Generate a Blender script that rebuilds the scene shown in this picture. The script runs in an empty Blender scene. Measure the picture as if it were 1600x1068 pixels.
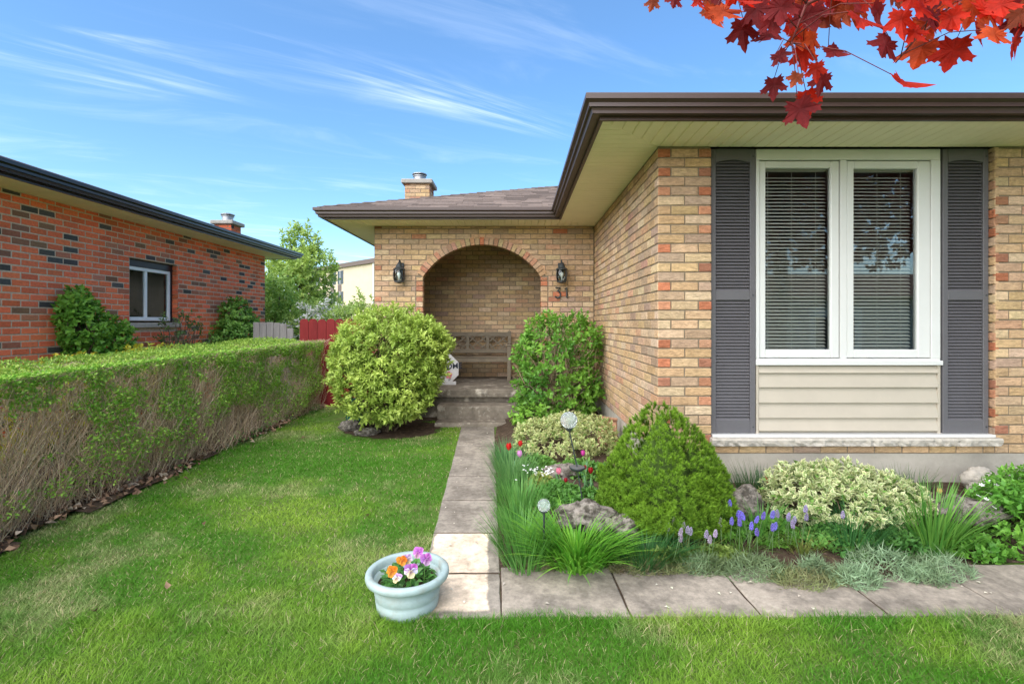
import bpy, bmesh, math, random
import numpy as np
from mathutils import Vector, Matrix
random.seed(7)
R = np.random.default_rng(11)
scn = bpy.context.scene
COL = scn.collection
rad = math.radians

# ------------------------------------------------------------------ camera, sky, sun, exposure
EYE = 1.4; FPX = 777.0; VX = 808.0; VY = 504.0        # eye height and the lens, in pixels of a 1600 px wide frame
cam_data = bpy.data.cameras.new('camera')
cam_data.sensor_width = 36.0
cam_data.lens = FPX / 1600 * 36
cam_data.shift_x = -(VX - 800) / 1600
cam_data.shift_y = -(534 - VY) / 1600
cam_data.clip_start = 0.05; cam_data.clip_end = 3000
cam = bpy.data.objects.new('camera', cam_data); COL.objects.link(cam)
cam.location = (0, 0, EYE); cam.rotation_euler = (rad(90), 0, 0)
scn.camera = cam

SUN_DIR = Vector((-0.42, -0.56, 0.66)).normalized()     # towards the sun
sun_data = bpy.data.lights.new('sun', 'SUN')
sun_data.energy = 2.6; sun_data.angle = rad(105); sun_data.color = (1.0, 0.94, 0.85)
sun = bpy.data.objects.new('sun', sun_data); COL.objects.link(sun)
sun.location = (-6, -6, 12)
sun.rotation_euler = SUN_DIR.to_track_quat('Z', 'Y').to_euler()

world = bpy.data.worlds.new('World'); scn.world = world; world.use_nodes = True
def build_sky():
    nt = world.node_tree; nt.nodes.clear(); N = nt.nodes.new; L = nt.links.new
    out = N('ShaderNodeOutputWorld'); bg = N('ShaderNodeBackground'); bg.inputs['Strength'].default_value = 0.073
    sky = N('ShaderNodeTexSky'); sky.sky_type = 'NISHITA'; sky.sun_disc = False
    sky.sun_elevation = math.asin(SUN_DIR.z); sky.sun_rotation = math.atan2(SUN_DIR.x, SUN_DIR.y)
    sky.air_density = 1.0; sky.dust_density = 0.5; sky.ozone_density = 2.2
    tc = N('ShaderNodeTexCoord'); sep = N('ShaderNodeSeparateXYZ'); L(tc.outputs['Generated'], sep.inputs[0])
    def math_(op, a, b=None, clamp=False):
        m = N('ShaderNodeMath'); m.operation = op; m.use_clamp = clamp
        for i, q in enumerate((a, b)):
            if q is None: continue
            if isinstance(q, (int, float)): m.inputs[i].default_value = q
            else: L(q, m.inputs[i])
        return m.outputs[0]
    zc = math_('MAXIMUM', sep.outputs['Z'], 0.0)
    zz = math_('ADD', zc, 0.03)
    u = math_('DIVIDE', sep.outputs['X'], zz); v = math_('DIVIDE', sep.outputs['Y'], zz)
    comb = N('ShaderNodeCombineXYZ'); L(u, comb.inputs[0]); L(v, comb.inputs[1])
    def noise(rot, scl, scale, detail, dist, off=(0, 0, 0), rough=.6):
        mp = N('ShaderNodeMapping'); mp.vector_type = 'TEXTURE'
        mp.inputs['Rotation'].default_value = (0, 0, rot); mp.inputs['Scale'].default_value = scl; mp.inputs['Location'].default_value = off
        L(comb.outputs[0], mp.inputs[0])
        nz = N('ShaderNodeTexNoise'); nz.inputs['Scale'].default_value = scale; nz.inputs['Detail'].default_value = detail
        nz.inputs['Roughness'].default_value = rough; nz.inputs['Distortion'].default_value = dist
        L(mp.outputs[0], nz.inputs['Vector']); return nz.outputs['Fac']
    def ramp(f, a, b):
        mr = N('ShaderNodeMapRange'); mr.interpolation_type = 'SMOOTHSTEP'
        L(f, mr.inputs[0]); mr.inputs[1].default_value = a; mr.inputs[2].default_value = b
        return mr.outputs[0]
    streak = ramp(noise(rad(36), (3.6, .55, 1), 1.15, 9, .5, (.35, .9, 0)), .50, .80)
    patch = ramp(noise(rad(36), (1.8, .9, 1), .60, 3, .3, (1.3, -2.0, 0)), .50, .70)
    thin = ramp(noise(rad(20), (2.4, .8, 1), 2.1, 8, .8, (5, 2, 0)), .48, .85)
    cl = math_('MULTIPLY', streak, patch)
    cl = math_('ADD', math_('MULTIPLY', cl, 2.1), math_('MULTIPLY', thin, .12), True)
    fade = ramp(sep.outputs['Z'], -.02, .06)
    cl = math_('MULTIPLY', cl, fade, True)
    lift = N('ShaderNodeMixRGB'); lift.inputs[0].default_value = .10      # thin even high veil that whitens the whole sky
    L(sky.outputs[0], lift.inputs[1]); lift.inputs[2].default_value = (4.6, 5.3, 6.2, 1)
    hs = N('ShaderNodeHueSaturation'); hs.inputs['Saturation'].default_value = 1.32; hs.inputs['Value'].default_value = 1.08; L(lift.outputs[0], hs.inputs['Color'])
    mx = N('ShaderNodeMixRGB'); L(cl, mx.inputs[0]); L(hs.outputs[0], mx.inputs[1]); mx.inputs[2].default_value = (9.5, 9.8, 10.2, 1)
    L(mx.outputs[0], bg.inputs['Color']); L(bg.outputs[0], out.inputs['Surface'])
build_sky()
scn.view_settings.view_transform = 'Standard'; scn.view_settings.look = 'None'
scn.view_settings.gamma = 1.0; scn.view_settings.use_curve_mapping = False
scn.view_settings.exposure = 1.8
scn.render.engine = 'CYCLES'
scn.cycles.max_bounces = 8; scn.cycles.transparent_max_bounces = 12
scn.cycles.use_denoising = True

# ------------------------------------------------------------------ helpers: geometry
def gz(x, y): return 0.0138 * min(max(y - 2.0, 0.0), 4.5)
def at(px, py, d): return Vector(((px - VX) / FPX * d, d, EYE - (py - VY) / FPX * d))
WINV = {}
def par(o, parent):
    if parent is not None:
        o.parent = parent
        if parent.name in WINV: o.matrix_parent_inverse = WINV[parent.name]
def tag(o, label=None, cat=None, group=None, kind=None):
    if label: o['label'] = label
    if cat: o['category'] = cat
    if group: o['group'] = group
    if kind: o['kind'] = kind
    return o
def root(name, label, cat, loc=(0, 0, 0), group=None):
    o = bpy.data.objects.new(name, None); COL.objects.link(o)
    o.empty_display_size = .1; o.location = loc
    WINV[o.name] = Matrix.Translation(-Vector(loc))
    return tag(o, label, cat, group)
def link(name, me, mat, parent=None, smooth=False):
    if mat is not None and not me.materials: me.materials.append(mat)
    if smooth: me.polygons.foreach_set('use_smooth', [True] * len(me.polygons))
    o = bpy.data.objects.new(name, me); COL.objects.link(o); par(o, parent); return o

class MB:
    def __init__(s): s.v = []; s.f = []; s.c = []; s.cur = (1, 1, 1)
    def add(s, vs, fs):
        n = len(s.v); s.v += [tuple(p) for p in vs]; s.c += [s.cur] * len(vs)
        s.f += [tuple(n + i for i in f) for f in fs]; return s
    def box(s, a, b):
        x0, y0, z0 = a; x1, y1, z1 = b
        return s.add([(x0,y0,z0),(x1,y0,z0),(x1,y1,z0),(x0,y1,z0),(x0,y0,z1),(x1,y0,z1),(x1,y1,z1),(x0,y1,z1)],
                     [(0,3,2,1),(4,5,6,7),(0,1,5,4),(1,2,6,5),(2,3,7,6),(3,0,4,7)])
    def cbox(s, a, b, c=.004):
        """box with all edges chamfered"""
        bm = bmesh.new(); bmesh.ops.create_cube(bm, size=1)
        for v in bm.verts: v.co = Vector([a[i] + (b[i] - a[i]) * (v.co[i] + .5) for i in range(3)])
        bmesh.ops.bevel(bm, geom=bm.edges[:], offset=c, segments=1, affect='EDGES')
        bm.verts.index_update()
        s.add([v.co[:] for v in bm.verts], [[v.index for v in f.verts] for f in bm.faces]); bm.free(); return s
    def bar(s, p, q, w, h, up=(0, 0, 1)):
        """rectangular bar from p to q, w across and h along up"""
        p = Vector(p); q = Vector(q); d = (q - p).normalized(); up = Vector(up)
        sd = d.cross(up).normalized(); u = sd.cross(d).normalized()
        vs = []
        for e in (p, q):
            for a, b in ((-1,-1),(1,-1),(1,1),(-1,1)): vs.append(e + sd*(a*w/2) + u*(b*h/2))
        return s.add(vs, [(0,1,2,3),(7,6,5,4),(0,4,5,1),(1,5,6,2),(2,6,7,3),(3,7,4,0)])
    def tube(s, pts, r, n=8, cap=True):
        pts = [Vector(p) for p in pts]; m = len(pts)
        rs = r if isinstance(r, (list, tuple)) else [r] * m
        vs = []; t0 = (pts[1] - pts[0]).normalized()
        ref = Vector((0, 0, 1)) if abs(t0.z) < .9 else Vector((1, 0, 0))
        a = t0.cross(ref).normalized()
        for i in range(m):
            t = (pts[min(i+1, m-1)] - pts[max(i-1, 0)]).normalized()
            a = (a - t * a.dot(t)).normalized(); b = t.cross(a)
            for k in range(n):
                an = 2*math.pi*k/n; vs.append(pts[i] + (a*math.cos(an) + b*math.sin(an)) * rs[i])
        fs = [(i*n+k, i*n+(k+1) % n, (i+1)*n+(k+1) % n, (i+1)*n+k) for i in range(m-1) for k in range(n)]
        if cap: fs += [tuple(range(n))[::-1], tuple((m-1)*n+k for k in range(n))]
        return s.add(vs, fs)
    def lathe(s, prof, n=24, c=(0, 0, 0), cap=True):
        vs = []; m = len(prof)
        for (r, z) in prof:
            for k in range(n):
                an = 2*math.pi*k/n; vs.append((c[0]+r*math.cos(an), c[1]+r*math.sin(an), c[2]+z))
        fs = [(i*n+k, i*n+(k+1) % n, (i+1)*n+(k+1) % n, (i+1)*n+k) for i in range(m-1) for k in range(n)]
        if cap: fs += [tuple(range(n))[::-1], tuple((m-1)*n+k for k in range(n))]
        return s.add(vs, fs)
    def prism(s, poly, ext):
        """closed polygon (3D points) swept along ext"""
        n = len(poly); e = Vector(ext); P = [Vector(p) for p in poly]
        return s.add(P + [p + e for p in P], [tuple(range(n))[::-1], tuple(range(n, 2*n))] + [(i, (i+1) % n, n+(i+1) % n, n+i) for i in range(n)])
    def mesh(s, name):
        me = bpy.data.meshes.new(name); me.from_pydata(s.v, [], s.f); me.update()
        bm = bmesh.new(); bm.from_mesh(me); bmesh.ops.recalc_face_normals(bm, faces=bm.faces[:]); bm.to_mesh(me); bm.free()
        a = me.color_attributes.new('Col', 'FLOAT_COLOR', 'POINT')
        a.data.foreach_set('color', np.c_[np.array(s.c, dtype=np.float32), np.ones(len(s.c), np.float32)].ravel())
        return me
    def build(s, name, mat, parent=None, smooth=False):
        return link(name, s.mesh(name), mat, parent, smooth)

def np_mesh(name, V, F, C=None):
    V = np.asarray(V, np.float32); F = np.asarray(F, np.int32); k = F.shape[1]
    me = bpy.data.meshes.new(name)
    me.vertices.add(len(V)); me.vertices.foreach_set('co', V.ravel())
    me.loops.add(F.size); me.loops.foreach_set('vertex_index', F.ravel())
    me.polygons.add(len(F)); me.polygons.foreach_set('loop_start', np.arange(0, F.size, k, dtype=np.int32))
    me.polygons.foreach_set('loop_total', np.full(len(F), k, np.int32))
    me.update(calc_edges=True)
    if C is None: C = np.ones((len(V), 3))
    a = me.color_attributes.new('Col', 'FLOAT_COLOR', 'POINT')
    a.data.foreach_set('color', np.c_[np.asarray(C, np.float32), np.ones(len(V), np.float32)].ravel())
    return me
def merge(parts):
    V = []; F = []; C = []; n = 0
    for v, f, c in parts:
        V.append(v); F.append(f + n); C.append(c); n += len(v)
    return np.concatenate(V), np.concatenate(F), np.concatenate(C)
def unit(a): return a / np.maximum(np.linalg.norm(a, axis=-1, keepdims=True), 1e-9)

def vnoise(x, y, seed=0):
    """smooth value noise, period 64"""
    g = np.random.default_rng(seed).random((64, 64))
    xi = np.floor(x).astype(int); yi = np.floor(y).astype(int); fx = x - xi; fy = y - yi
    fx = fx*fx*(3-2*fx); fy = fy*fy*(3-2*fy)
    q = lambda i, j: g[i % 64, j % 64]
    return (q(xi, yi)*(1-fx)+q(xi+1, yi)*fx)*(1-fy) + (q(xi, yi+1)*(1-fx)+q(xi+1, yi+1)*fx)*fy
def fbm(x, y, seed=0): return .55*vnoise(x, y, seed) + .28*vnoise(2.1*x, 2.1*y, seed+1) + .17*vnoise(4.3*x, 4.3*y, seed+2)
def jitcol(base, n, amt=.18, hue=.08, rng=None):
    rng = rng or R
    b = np.asarray(base, float)[None, :] * (1 + (rng.random((n, 1)) - .5) * 2 * amt)
    return np.clip(b * (1 + (rng.random((n, 3)) - .5) * 2 * hue), 0.001, 1)

def leaves(P, D, N, length, width, C, fold=.22, droop=.15, centre=None):
    """one pointed six-sided leaf per row: P base, D along the leaf, N its upper side; returns V, F(tri), C"""
    n = len(P); D = unit(D); S = unit(np.cross(D, N)); N = unit(np.cross(S, D))
    l = np.broadcast_to(np.asarray(length, float), (n,))[:, None]; w = np.broadcast_to(np.asarray(width, float), (n,))[:, None]
    tmpl = [(0, 0, 0), (.38, -.5, fold), (.45, 0, 0), (.38, .5, fold), (1, 0, -droop)]
    V = np.stack([P + D*(a*l) + S*(b*w) + N*(c*w) for a, b, c in tmpl], 1)
    F = np.array([(0, 1, 2), (0, 2, 3), (1, 4, 2), (2, 4, 3)])
    Fa = (F[None] + (np.arange(n)*5)[:, None, None]).reshape(-1, 3)
    Ca = np.repeat(C[:, None, :], 5, 1)
    if centre is not None: Ca[:, 2, :] = centre
    return V.reshape(-1, 3), Fa, Ca.reshape(-1, 3)
def sticks(A, B, r0, r1, C, n=3):
    A = np.asarray(A, float); B = np.asarray(B, float); m = len(A)
    t = unit(B - A); ref = np.where(np.abs(t[:, 2:3]) < .9, [[0, 0, 1.]], [[1., 0, 0]])
    a = unit(np.cross(t, ref)); b = np.cross(t, a)
    r0 = np.broadcast_to(r0, (m,))[:, None]; r1 = np.broadcast_to(r1, (m,))[:, None]
    V = []
    for p, r in ((A, r0), (B, r1)):
        for k in range(n):
            an = 2*math.pi*k/n; V.append(p + (a*math.cos(an) + b*math.sin(an))*r)
    V = np.stack(V, 1)
    F = []
    for k in range(n):
        k2 = (k+1) % n; F += [(k, k2, n+k2), (k, n+k2, n+k)]
    Fa = (np.array(F)[None] + (np.arange(m)*2*n)[:, None, None]).reshape(-1, 3)
    return V.reshape(-1, 3), Fa, np.repeat(C, 2*n, 0)
def blades(P, D, bend, length, width, C, segs=3, flat=None):
    """grass-like straps: start at P heading D, bending towards 'bend'"""
    n = len(P); D = unit(D); l = np.broadcast_to(length, (n,))[:, None]; w = np.broadcast_to(width, (n,))[:, None]
    S = unit(np.cross(D, bend) + 1e-6) if flat is None else unit(flat)
    V = []
    for i in range(segs + 1):
        t = i / segs
        c = P + D*(l*t) + bend*(l*t*t)
        ww = w*(1 - t**1.6)*.5*(1 if i else .8)
        if i < segs: V += [c - S*ww, c + S*ww]
        else: V.append(c)
    k = len(V); V = np.stack(V, 1); F = []
    for i in range(segs - 1): F += [(2*i, 2*i+1, 2*i+3), (2*i, 2*i+3, 2*i+2)]
    F.append((2*segs-2, 2*segs-1, 2*segs))
    Fa = (np.array(F)[None] + (np.arange(n)*k)[:, None, None]).reshape(-1, 3)
    return V.reshape(-1, 3), Fa, np.repeat(C, k, 0)
def sphere_dirs(n, rng=None):
    return unit((rng or R).normal(size=(n, 3)))
def blob(name, c, rr, mat, parent=None, amp=.2, seed=0, sub=4, freq=2.2, flat=None, smooth=True):
    """uneven rounded stone or clod"""
    bm = bmesh.new(); bmesh.ops.create_icosphere(bm, subdivisions=sub, radius=1)
    V = np.array([v.co[:] for v in bm.verts]); F = np.array([[v.index for v in f.verts] for f in bm.faces]); bm.free()
    k = 1 + amp*2*(fbm(V[:, 0]*freq+9+seed*3.1, V[:, 1]*freq+V[:, 2]*1.7*freq+20, seed)-.5) + amp*.9*(fbm(V[:, 2]*freq*2+31, V[:, 0]*freq*2-V[:, 1]*freq+40, seed+5)-.5)
    k = k - amp*.55*np.abs(fbm(V[:, 0]*freq*3.1+V[:, 1]*5+11, V[:, 2]*freq*3.3+50, seed+9)-.5)*2
    V = V*k[:, None]*np.asarray(rr)[None] + np.asarray(c)[None]
    return link(name, np_mesh(name, V, F), mat, parent, smooth)

# ------------------------------------------------------------------ helpers: materials
def M(name, col, rough=.8, var=.15, scale=6, bump=0., bscale=60, spec=.3, metal=0., attr=False, objcol=False, transl=0., stretch=(1, 1, 1), tint=None, tscale=3, tlo=.5, thi=.7, coat=0., tcol=None, wear=0.):
    m = bpy.data.materials.new(name); m.use_nodes = True; nt = m.node_tree; N = nt.nodes.new; L = nt.links.new
    b = nt.nodes['Principled BSDF']; out = nt.nodes['Material Output']
    b.inputs['Roughness'].default_value = rough; b.inputs['Specular IOR Level'].default_value = spec
    b.inputs['Metallic'].default_value = metal; b.inputs['Coat Weight'].default_value = coat
    geo = N('ShaderNodeNewGeometry'); mp = N('ShaderNodeMapping'); mp.inputs['Scale'].default_value = stretch
    L(geo.outputs['Position'], mp.inputs[0])
    rgb = N('ShaderNodeRGB'); rgb.outputs[0].default_value = (*col, 1); c = rgb.outputs[0]
    def mul(a, q):
        x = N('ShaderNodeMixRGB'); x.blend_type = 'MULTIPLY'; x.inputs[0].default_value = 1; L(a, x.inputs[1]); L(q, x.inputs[2]); return x.outputs[0]
    if attr:
        at_ = N('ShaderNodeAttribute'); at_.attribute_name = 'Col'; c = mul(c, at_.outputs['Color'])
    if objcol:
        oi = N('ShaderNodeObjectInfo'); c = mul(c, oi.outputs['Color'])
    if tint is not None:
        nz = N('ShaderNodeTexNoise'); nz.inputs['Scale'].default_value = tscale; nz.inputs['Detail'].default_value = 6; nz.inputs['Roughness'].default_value = .65
        L(mp.outputs[0], nz.inputs['Vector'])
        mr = N('ShaderNodeMapRange'); L(nz.outputs['Fac'], mr.inputs[0]); mr.inputs[1].default_value = tlo; mr.inputs[2].default_value = thi
        x = N('ShaderNodeMixRGB'); L(mr.outputs[0], x.inputs[0]); L(c, x.inputs[1]); x.inputs[2].default_value = (*tint, 1); c = x.outputs[0]
    if var:
        nz = N('ShaderNodeTexNoise'); nz.inputs['Scale'].default_value = scale; nz.inputs['Detail'].default_value = 8; nz.inputs['Roughness'].default_value = .7
        L(mp.outputs[0], nz.inputs['Vector'])
        mr = N('ShaderNodeMapRange'); L(nz.outputs['Fac'], mr.inputs[0]); mr.inputs[1].default_value = .3; mr.inputs[2].default_value = .7
        mr.inputs[3].default_value = 1 - var; mr.inputs[4].default_value = 1 + var
        x = N('ShaderNodeVectorMath'); x.operation = 'SCALE'; L(c, x.inputs[0]); L(mr.outputs[0], x.inputs['Scale']); c = x.outputs[0]
    if wear:                                            # broad weathering over many pieces
        nz = N('ShaderNodeTexNoise'); nz.inputs['Scale'].default_value = 1.3; nz.inputs['Detail'].default_value = 5; L(geo.outputs['Position'], nz.inputs['Vector'])
        mr = N('ShaderNodeMapRange'); L(nz.outputs['Fac'], mr.inputs[0]); mr.inputs[1].default_value = .3; mr.inputs[2].default_value = .7; mr.inputs[3].default_value = 1-wear; mr.inputs[4].default_value = 1+wear
        x = N('ShaderNodeVectorMath'); x.operation = 'SCALE'; L(c, x.inputs[0]); L(mr.outputs[0], x.inputs['Scale']); c = x.outputs[0]
    L(c, b.inputs['Base Color'])
    if bump:
        nz = N('ShaderNodeTexNoise'); nz.inputs['Scale'].default_value = bscale; nz.inputs['Detail'].default_value = 6; nz.inputs['Roughness'].default_value = .65
        L(mp.outputs[0], nz.inputs['Vector'])
        bp = N('ShaderNodeBump'); bp.inputs['Strength'].default_value = 1; bp.inputs['Distance'].default_value = bump
        L(nz.outputs['Fac'], bp.inputs['Height']); L(bp.outputs[0], b.inputs['Normal'])
    if transl:
        tr = N('ShaderNodeBsdfTranslucent'); mx = N('ShaderNodeMixShader'); mx.inputs[0].default_value = transl
        if tcol is None: L(c, tr.inputs['Color'])
        else:
            x = N('ShaderNodeMixRGB'); x.blend_type = 'MULTIPLY'; x.inputs[0].default_value = 1; L(c, x.inputs[1]); x.inputs[2].default_value = (*tcol, 1); L(x.outputs[0], tr.inputs['Color'])
        L(b.outputs[0], mx.inputs[1]); L(tr.outputs[0], mx.inputs[2]); L(mx.outputs[0], out.inputs['Surface'])
    return m
def glass_mat(name, tint=(1, 1, 1), ior=1.5, boost=1.0):
    """thin window glass: clear straight through, mirror-like by its angle"""
    m = bpy.data.materials.new(name); m.use_nodes = True; nt = m.node_tree; N = nt.nodes.new; L = nt.links.new
    nt.nodes.remove(nt.nodes['Principled BSDF']); out = nt.nodes['Material Output']
    fr = N('ShaderNodeFresnel'); fr.inputs['IOR'].default_value = ior
    mm = N('ShaderNodeMath'); mm.operation = 'MULTIPLY'; mm.use_clamp = True; L(fr.outputs[0], mm.inputs[0]); mm.inputs[1].default_value = boost
    t = N('ShaderNodeBsdfTransparent'); t.inputs[0].default_value = (*tint, 1)
    g = N('ShaderNodeBsdfGlossy'); g.inputs['Roughness'].default_value = 0.0
    mx = N('ShaderNodeMixShader'); L(mm.outputs[0], mx.inputs[0]); L(t.outputs[0], mx.inputs[1]); L(g.outputs[0], mx.inputs[2]); L(mx.outputs[0], out.inputs['Surface'])
    return m
MT = dict(
    brick=M('buff_brick', (1, 1, 1), .92, .30, 24, .011, 34, .15, attr=True, objcol=True, stretch=(1, 1, 2.2), wear=.12),
    redbrick=M('red_brick', (1, 1, 1), .9, .22, 30, .004, 60, .15, attr=True, objcol=True, stretch=(1, 1, 2.0), wear=.12),
    mortar=M('mortar', (.23, .185, .13), .95, .25, 30, .003, 120, .1),
    pale_mortar=M('pale_mortar', (.66, .50, .37), .95, .25, 30, .003, 120, .1),
    parge=M('parged_concrete', (.44, .40, .335), .95, .14, 5, .003, 40, .15, tint=(.30, .28, .23), tscale=1.6, tlo=.45, thi=.75),
    conc=M('weathered_concrete', (.285, .25, .208), .95, .34, 26, .003, 130, .15, attr=True, objcol=True, tint=(.175, .152, .125), tscale=3.4, tlo=.44, thi=.62, wear=.14),
    step=M('step_concrete', (.19, .16, .125), .95, .35, 9, .010, 26, .15, tint=(.42, .37, .30), tscale=6, tlo=.55, thi=.66),
    capstone=M('cap_concrete', (.30, .28, .25), .95, .2, 14, .004, 40, .15),
    sill=M('sill_stone', (.47, .43, .37), .95, .16, 14, .012, 30, .15),
    brown=M('brown_aluminium', (.062, .036, .029), .42, .08, 6, 0, 1, .5),
    black=M('black_gutter', (.014, .015, .018), .3, .08, 6, 0, 1, .5),
    soffit=M('cream_soffit', (.97, .86, .66), .6, .05, 3, 0, 1, .3),  # lightened and warmed to offset eave shade and green lawn bounce
    soffit2=M('ivory_soffit', (.88, .84, .66), .6, .05, 3, 0, 1, .3),
    shingle=M('roof_shingle', (.145, .115, .098), .95, .3, 40, .004, 150, .1, objcol=True, attr=True),
    white=M('white_vinyl', (.63, .63, .61), .35, .03, 4, 0, 1, .4),  # white toned down so the strongly lit front does not clip
    siding=M('almond_siding', (.44, .39, .315), .5, .05, 5, .0006, 40, .3),
    shutter=M('charcoal_vinyl', (.115, .110, .117), .5, .06, 8, 0, 1, .35),
    dark=M('dark_interior', (.10, .09, .08), .95, .1, 3),
    blind=M('blind_slat', (.72, .69, .63), .5, .05, 8),
    glass=glass_mat('window_glass', (.92, .95, .94), 1.5, 1.55),
    iron=M('black_iron', (.032, .038, .040), .45, .2, 30, .0006, 120, .4),
    lamp_glass=glass_mat('lantern_glass', (.82, .88, .86), 1.45, 1.5),
    bulb=M('frosted_bulb', (.85, .85, .82), .3, 0),
    bench=M('weathered_teak', (.19, .155, .11), .85, .3, 30, .002, 60, .2, stretch=(.3, 1, 1)),
    signw=M('sign_white', (.62, .60, .58), .8, .15, 20, .001, 50),
    signk=M('sign_ink', (.03, .035, .05), .8, 0), pink=M('sign_pink', (.62, .20, .22), .8, .1),
    redfence=M('red_stain', (.21, .020, .020), .7, .2, 14, .002, 60, .25, stretch=(1, 1, .12)),
    greyfence=M('grey_weathered_wood', (.27, .255, .24), .9, .3, 16, .003, 50, .15, stretch=(1, 1, .1)),
    leaf=M('leaf', (1, 1, 1), .45, .12, 20, 0, 1, .35, attr=True, transl=.33),
    needle=M('needle', (1, 1, 1), .6, .1, 12, 0, 1, .25, attr=True, transl=.25),
    grass=M('grass_blade', (1, 1, 1), .6, .0, 6, 0, 1, .2, attr=True, transl=.35),
    maple=M('maple_leaf', (1, 1, 1), .6, .35, 26, .002, 45, .15, attr=True, objcol=True, transl=.5, tcol=(1.5, .75, .6)),
    petal=M('petal', (1, 1, 1), .55, .08, 60, 0, 1, .2, attr=True, transl=.35),
    twig=M('twig_bark', (1, 1, 1), .9, .2, 40, 0, 1, .1, attr=True),
    bark=M('bark', (.14, .11, .09), .95, .3, 20, .02, 18, .1, stretch=(1, 1, .35)),
    lawn=M('turf_soil', (.085, .15, .028), .95, .3, 14, .01, 60, .1, tint=(.13, .13, .055), tscale=2.2, tlo=.5, thi=.72),
    soil=M('garden_soil', (.075, .052, .036), .97, .4, 22, .02, 45, .1, tint=(.14, .10, .07), tscale=18, tlo=.52, thi=.66),
    asphalt=M('asphalt', (.05, .05, .052), .9, .2, 20, .002, 200, .2),
    rock=M('weathered_rock', (.27, .24, .205), .97, .45, 26, .03, 34, .08, tint=(.085, .075, .06), tscale=16, tlo=.46, thi=.60),
    rockpale=M('pale_stone', (.44, .40, .34), .95, .22, 12, .01, 26, .12),
    pot=M('pale_blue_plastic', (.315, .405, .395), .5, .10, 22, .0006, 90, .35, tint=(.27, .27, .22), tscale=9, tlo=.50, thi=.78),
    potsoil=M('potting_soil', (.05, .03, .022), .95, .4, 40, .01, 90, .1),
    teal=M('teal_plastic', (.02, .16, .15), .4, .05, 6, 0, 1, .4),
    ballg=None, silver=M('silver_cap', (.30, .30, .31), .45, .05, 10, 0, 1, .5, metal=.8),
    apt=M('apartment_brick', (.52, .44, .32), .9, .08, .8), aptdark=M('apartment_window', (.04, .045, .055), .2, .1, .5, 0, 1, .5), aptroof=M('apartment_fascia', (.13, .10, .09), .8, .05, 1),
    terra=M('terracotta_block', (.36, .20, .12), .9, .2, 20, .003, 60),
    litter=M('dead_leaf', (1, 1, 1), .85, .15, 30, 0, 1, .1, attr=True, transl=.15),
    render_wall=M('pale_render', (.5, .46, .4), .9, .1, 2),
    garage=M('garage_white', (.75, .75, .72), .5, .03, 3),
)
def ball_glass():
    m = bpy.data.materials.new('crackle_glass'); m.use_nodes = True; nt = m.node_tree; b = nt.nodes['Principled BSDF']
    b.inputs['Base Color'].default_value = (.85, .9, .9, 1); b.inputs['Roughness'].default_value = .06; b.inputs['Transmission Weight'].default_value = .85; b.inputs['IOR'].default_value = 1.3
    v = nt.nodes.new('ShaderNodeTexVoronoi'); v.feature = 'DISTANCE_TO_EDGE'; v.inputs['Scale'].default_value = 90
    g = nt.nodes.new('ShaderNodeNewGeometry'); nt.links.new(g.outputs['Position'], v.inputs['Vector'])
    bp = nt.nodes.new('ShaderNodeBump'); bp.inputs['Distance'].default_value = .006; nt.links.new(v.outputs['Distance'], bp.inputs['Height']); nt.links.new(bp.outputs[0], b.inputs['Normal'])
    return m
MT['ballg'] = ball_glass()
# ------------------------------------------------------------------ the ground, the walk and the road behind
def xl(y): return -.533 - .054*(y - 2.96)
def xr(y): return xl(y) + .43
def sheet(name, xs, ys, zf, mat, keep=None, kind='structure'):
    mb = MB(); idx = {}
    for j, y in enumerate(ys):
        for i, x in enumerate(xs):
            idx[i, j] = len(mb.v); mb.v.append((x, y, zf(x, y))); mb.c.append((1, 1, 1))
    for j in range(len(ys)-1):
        for i in range(len(xs)-1):
            if keep is None or keep((xs[i]+xs[i+1])/2, (ys[j]+ys[j+1])/2): mb.f.append((idx[i, j], idx[i+1, j], idx[i+1, j+1], idx[i, j+1]))
    o = mb.build(name, mat); o['kind'] = kind; return o
sheet('ground', [-400, -40, -8, 0, 8, 40, 400], [-400, -40, -8, 0, 2, 4.2, 6.5, 9, 14, 40, 400], gz, MT['lawn'])
sheet('road', [-400, 0, 400], [-13.5, -7.5], lambda x, y: .012, MT['asphalt'])
sheet('pavement', [-400, 0, 400], [-6.4, -4.9], lambda x, y: .010, MT['conc'])

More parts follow.
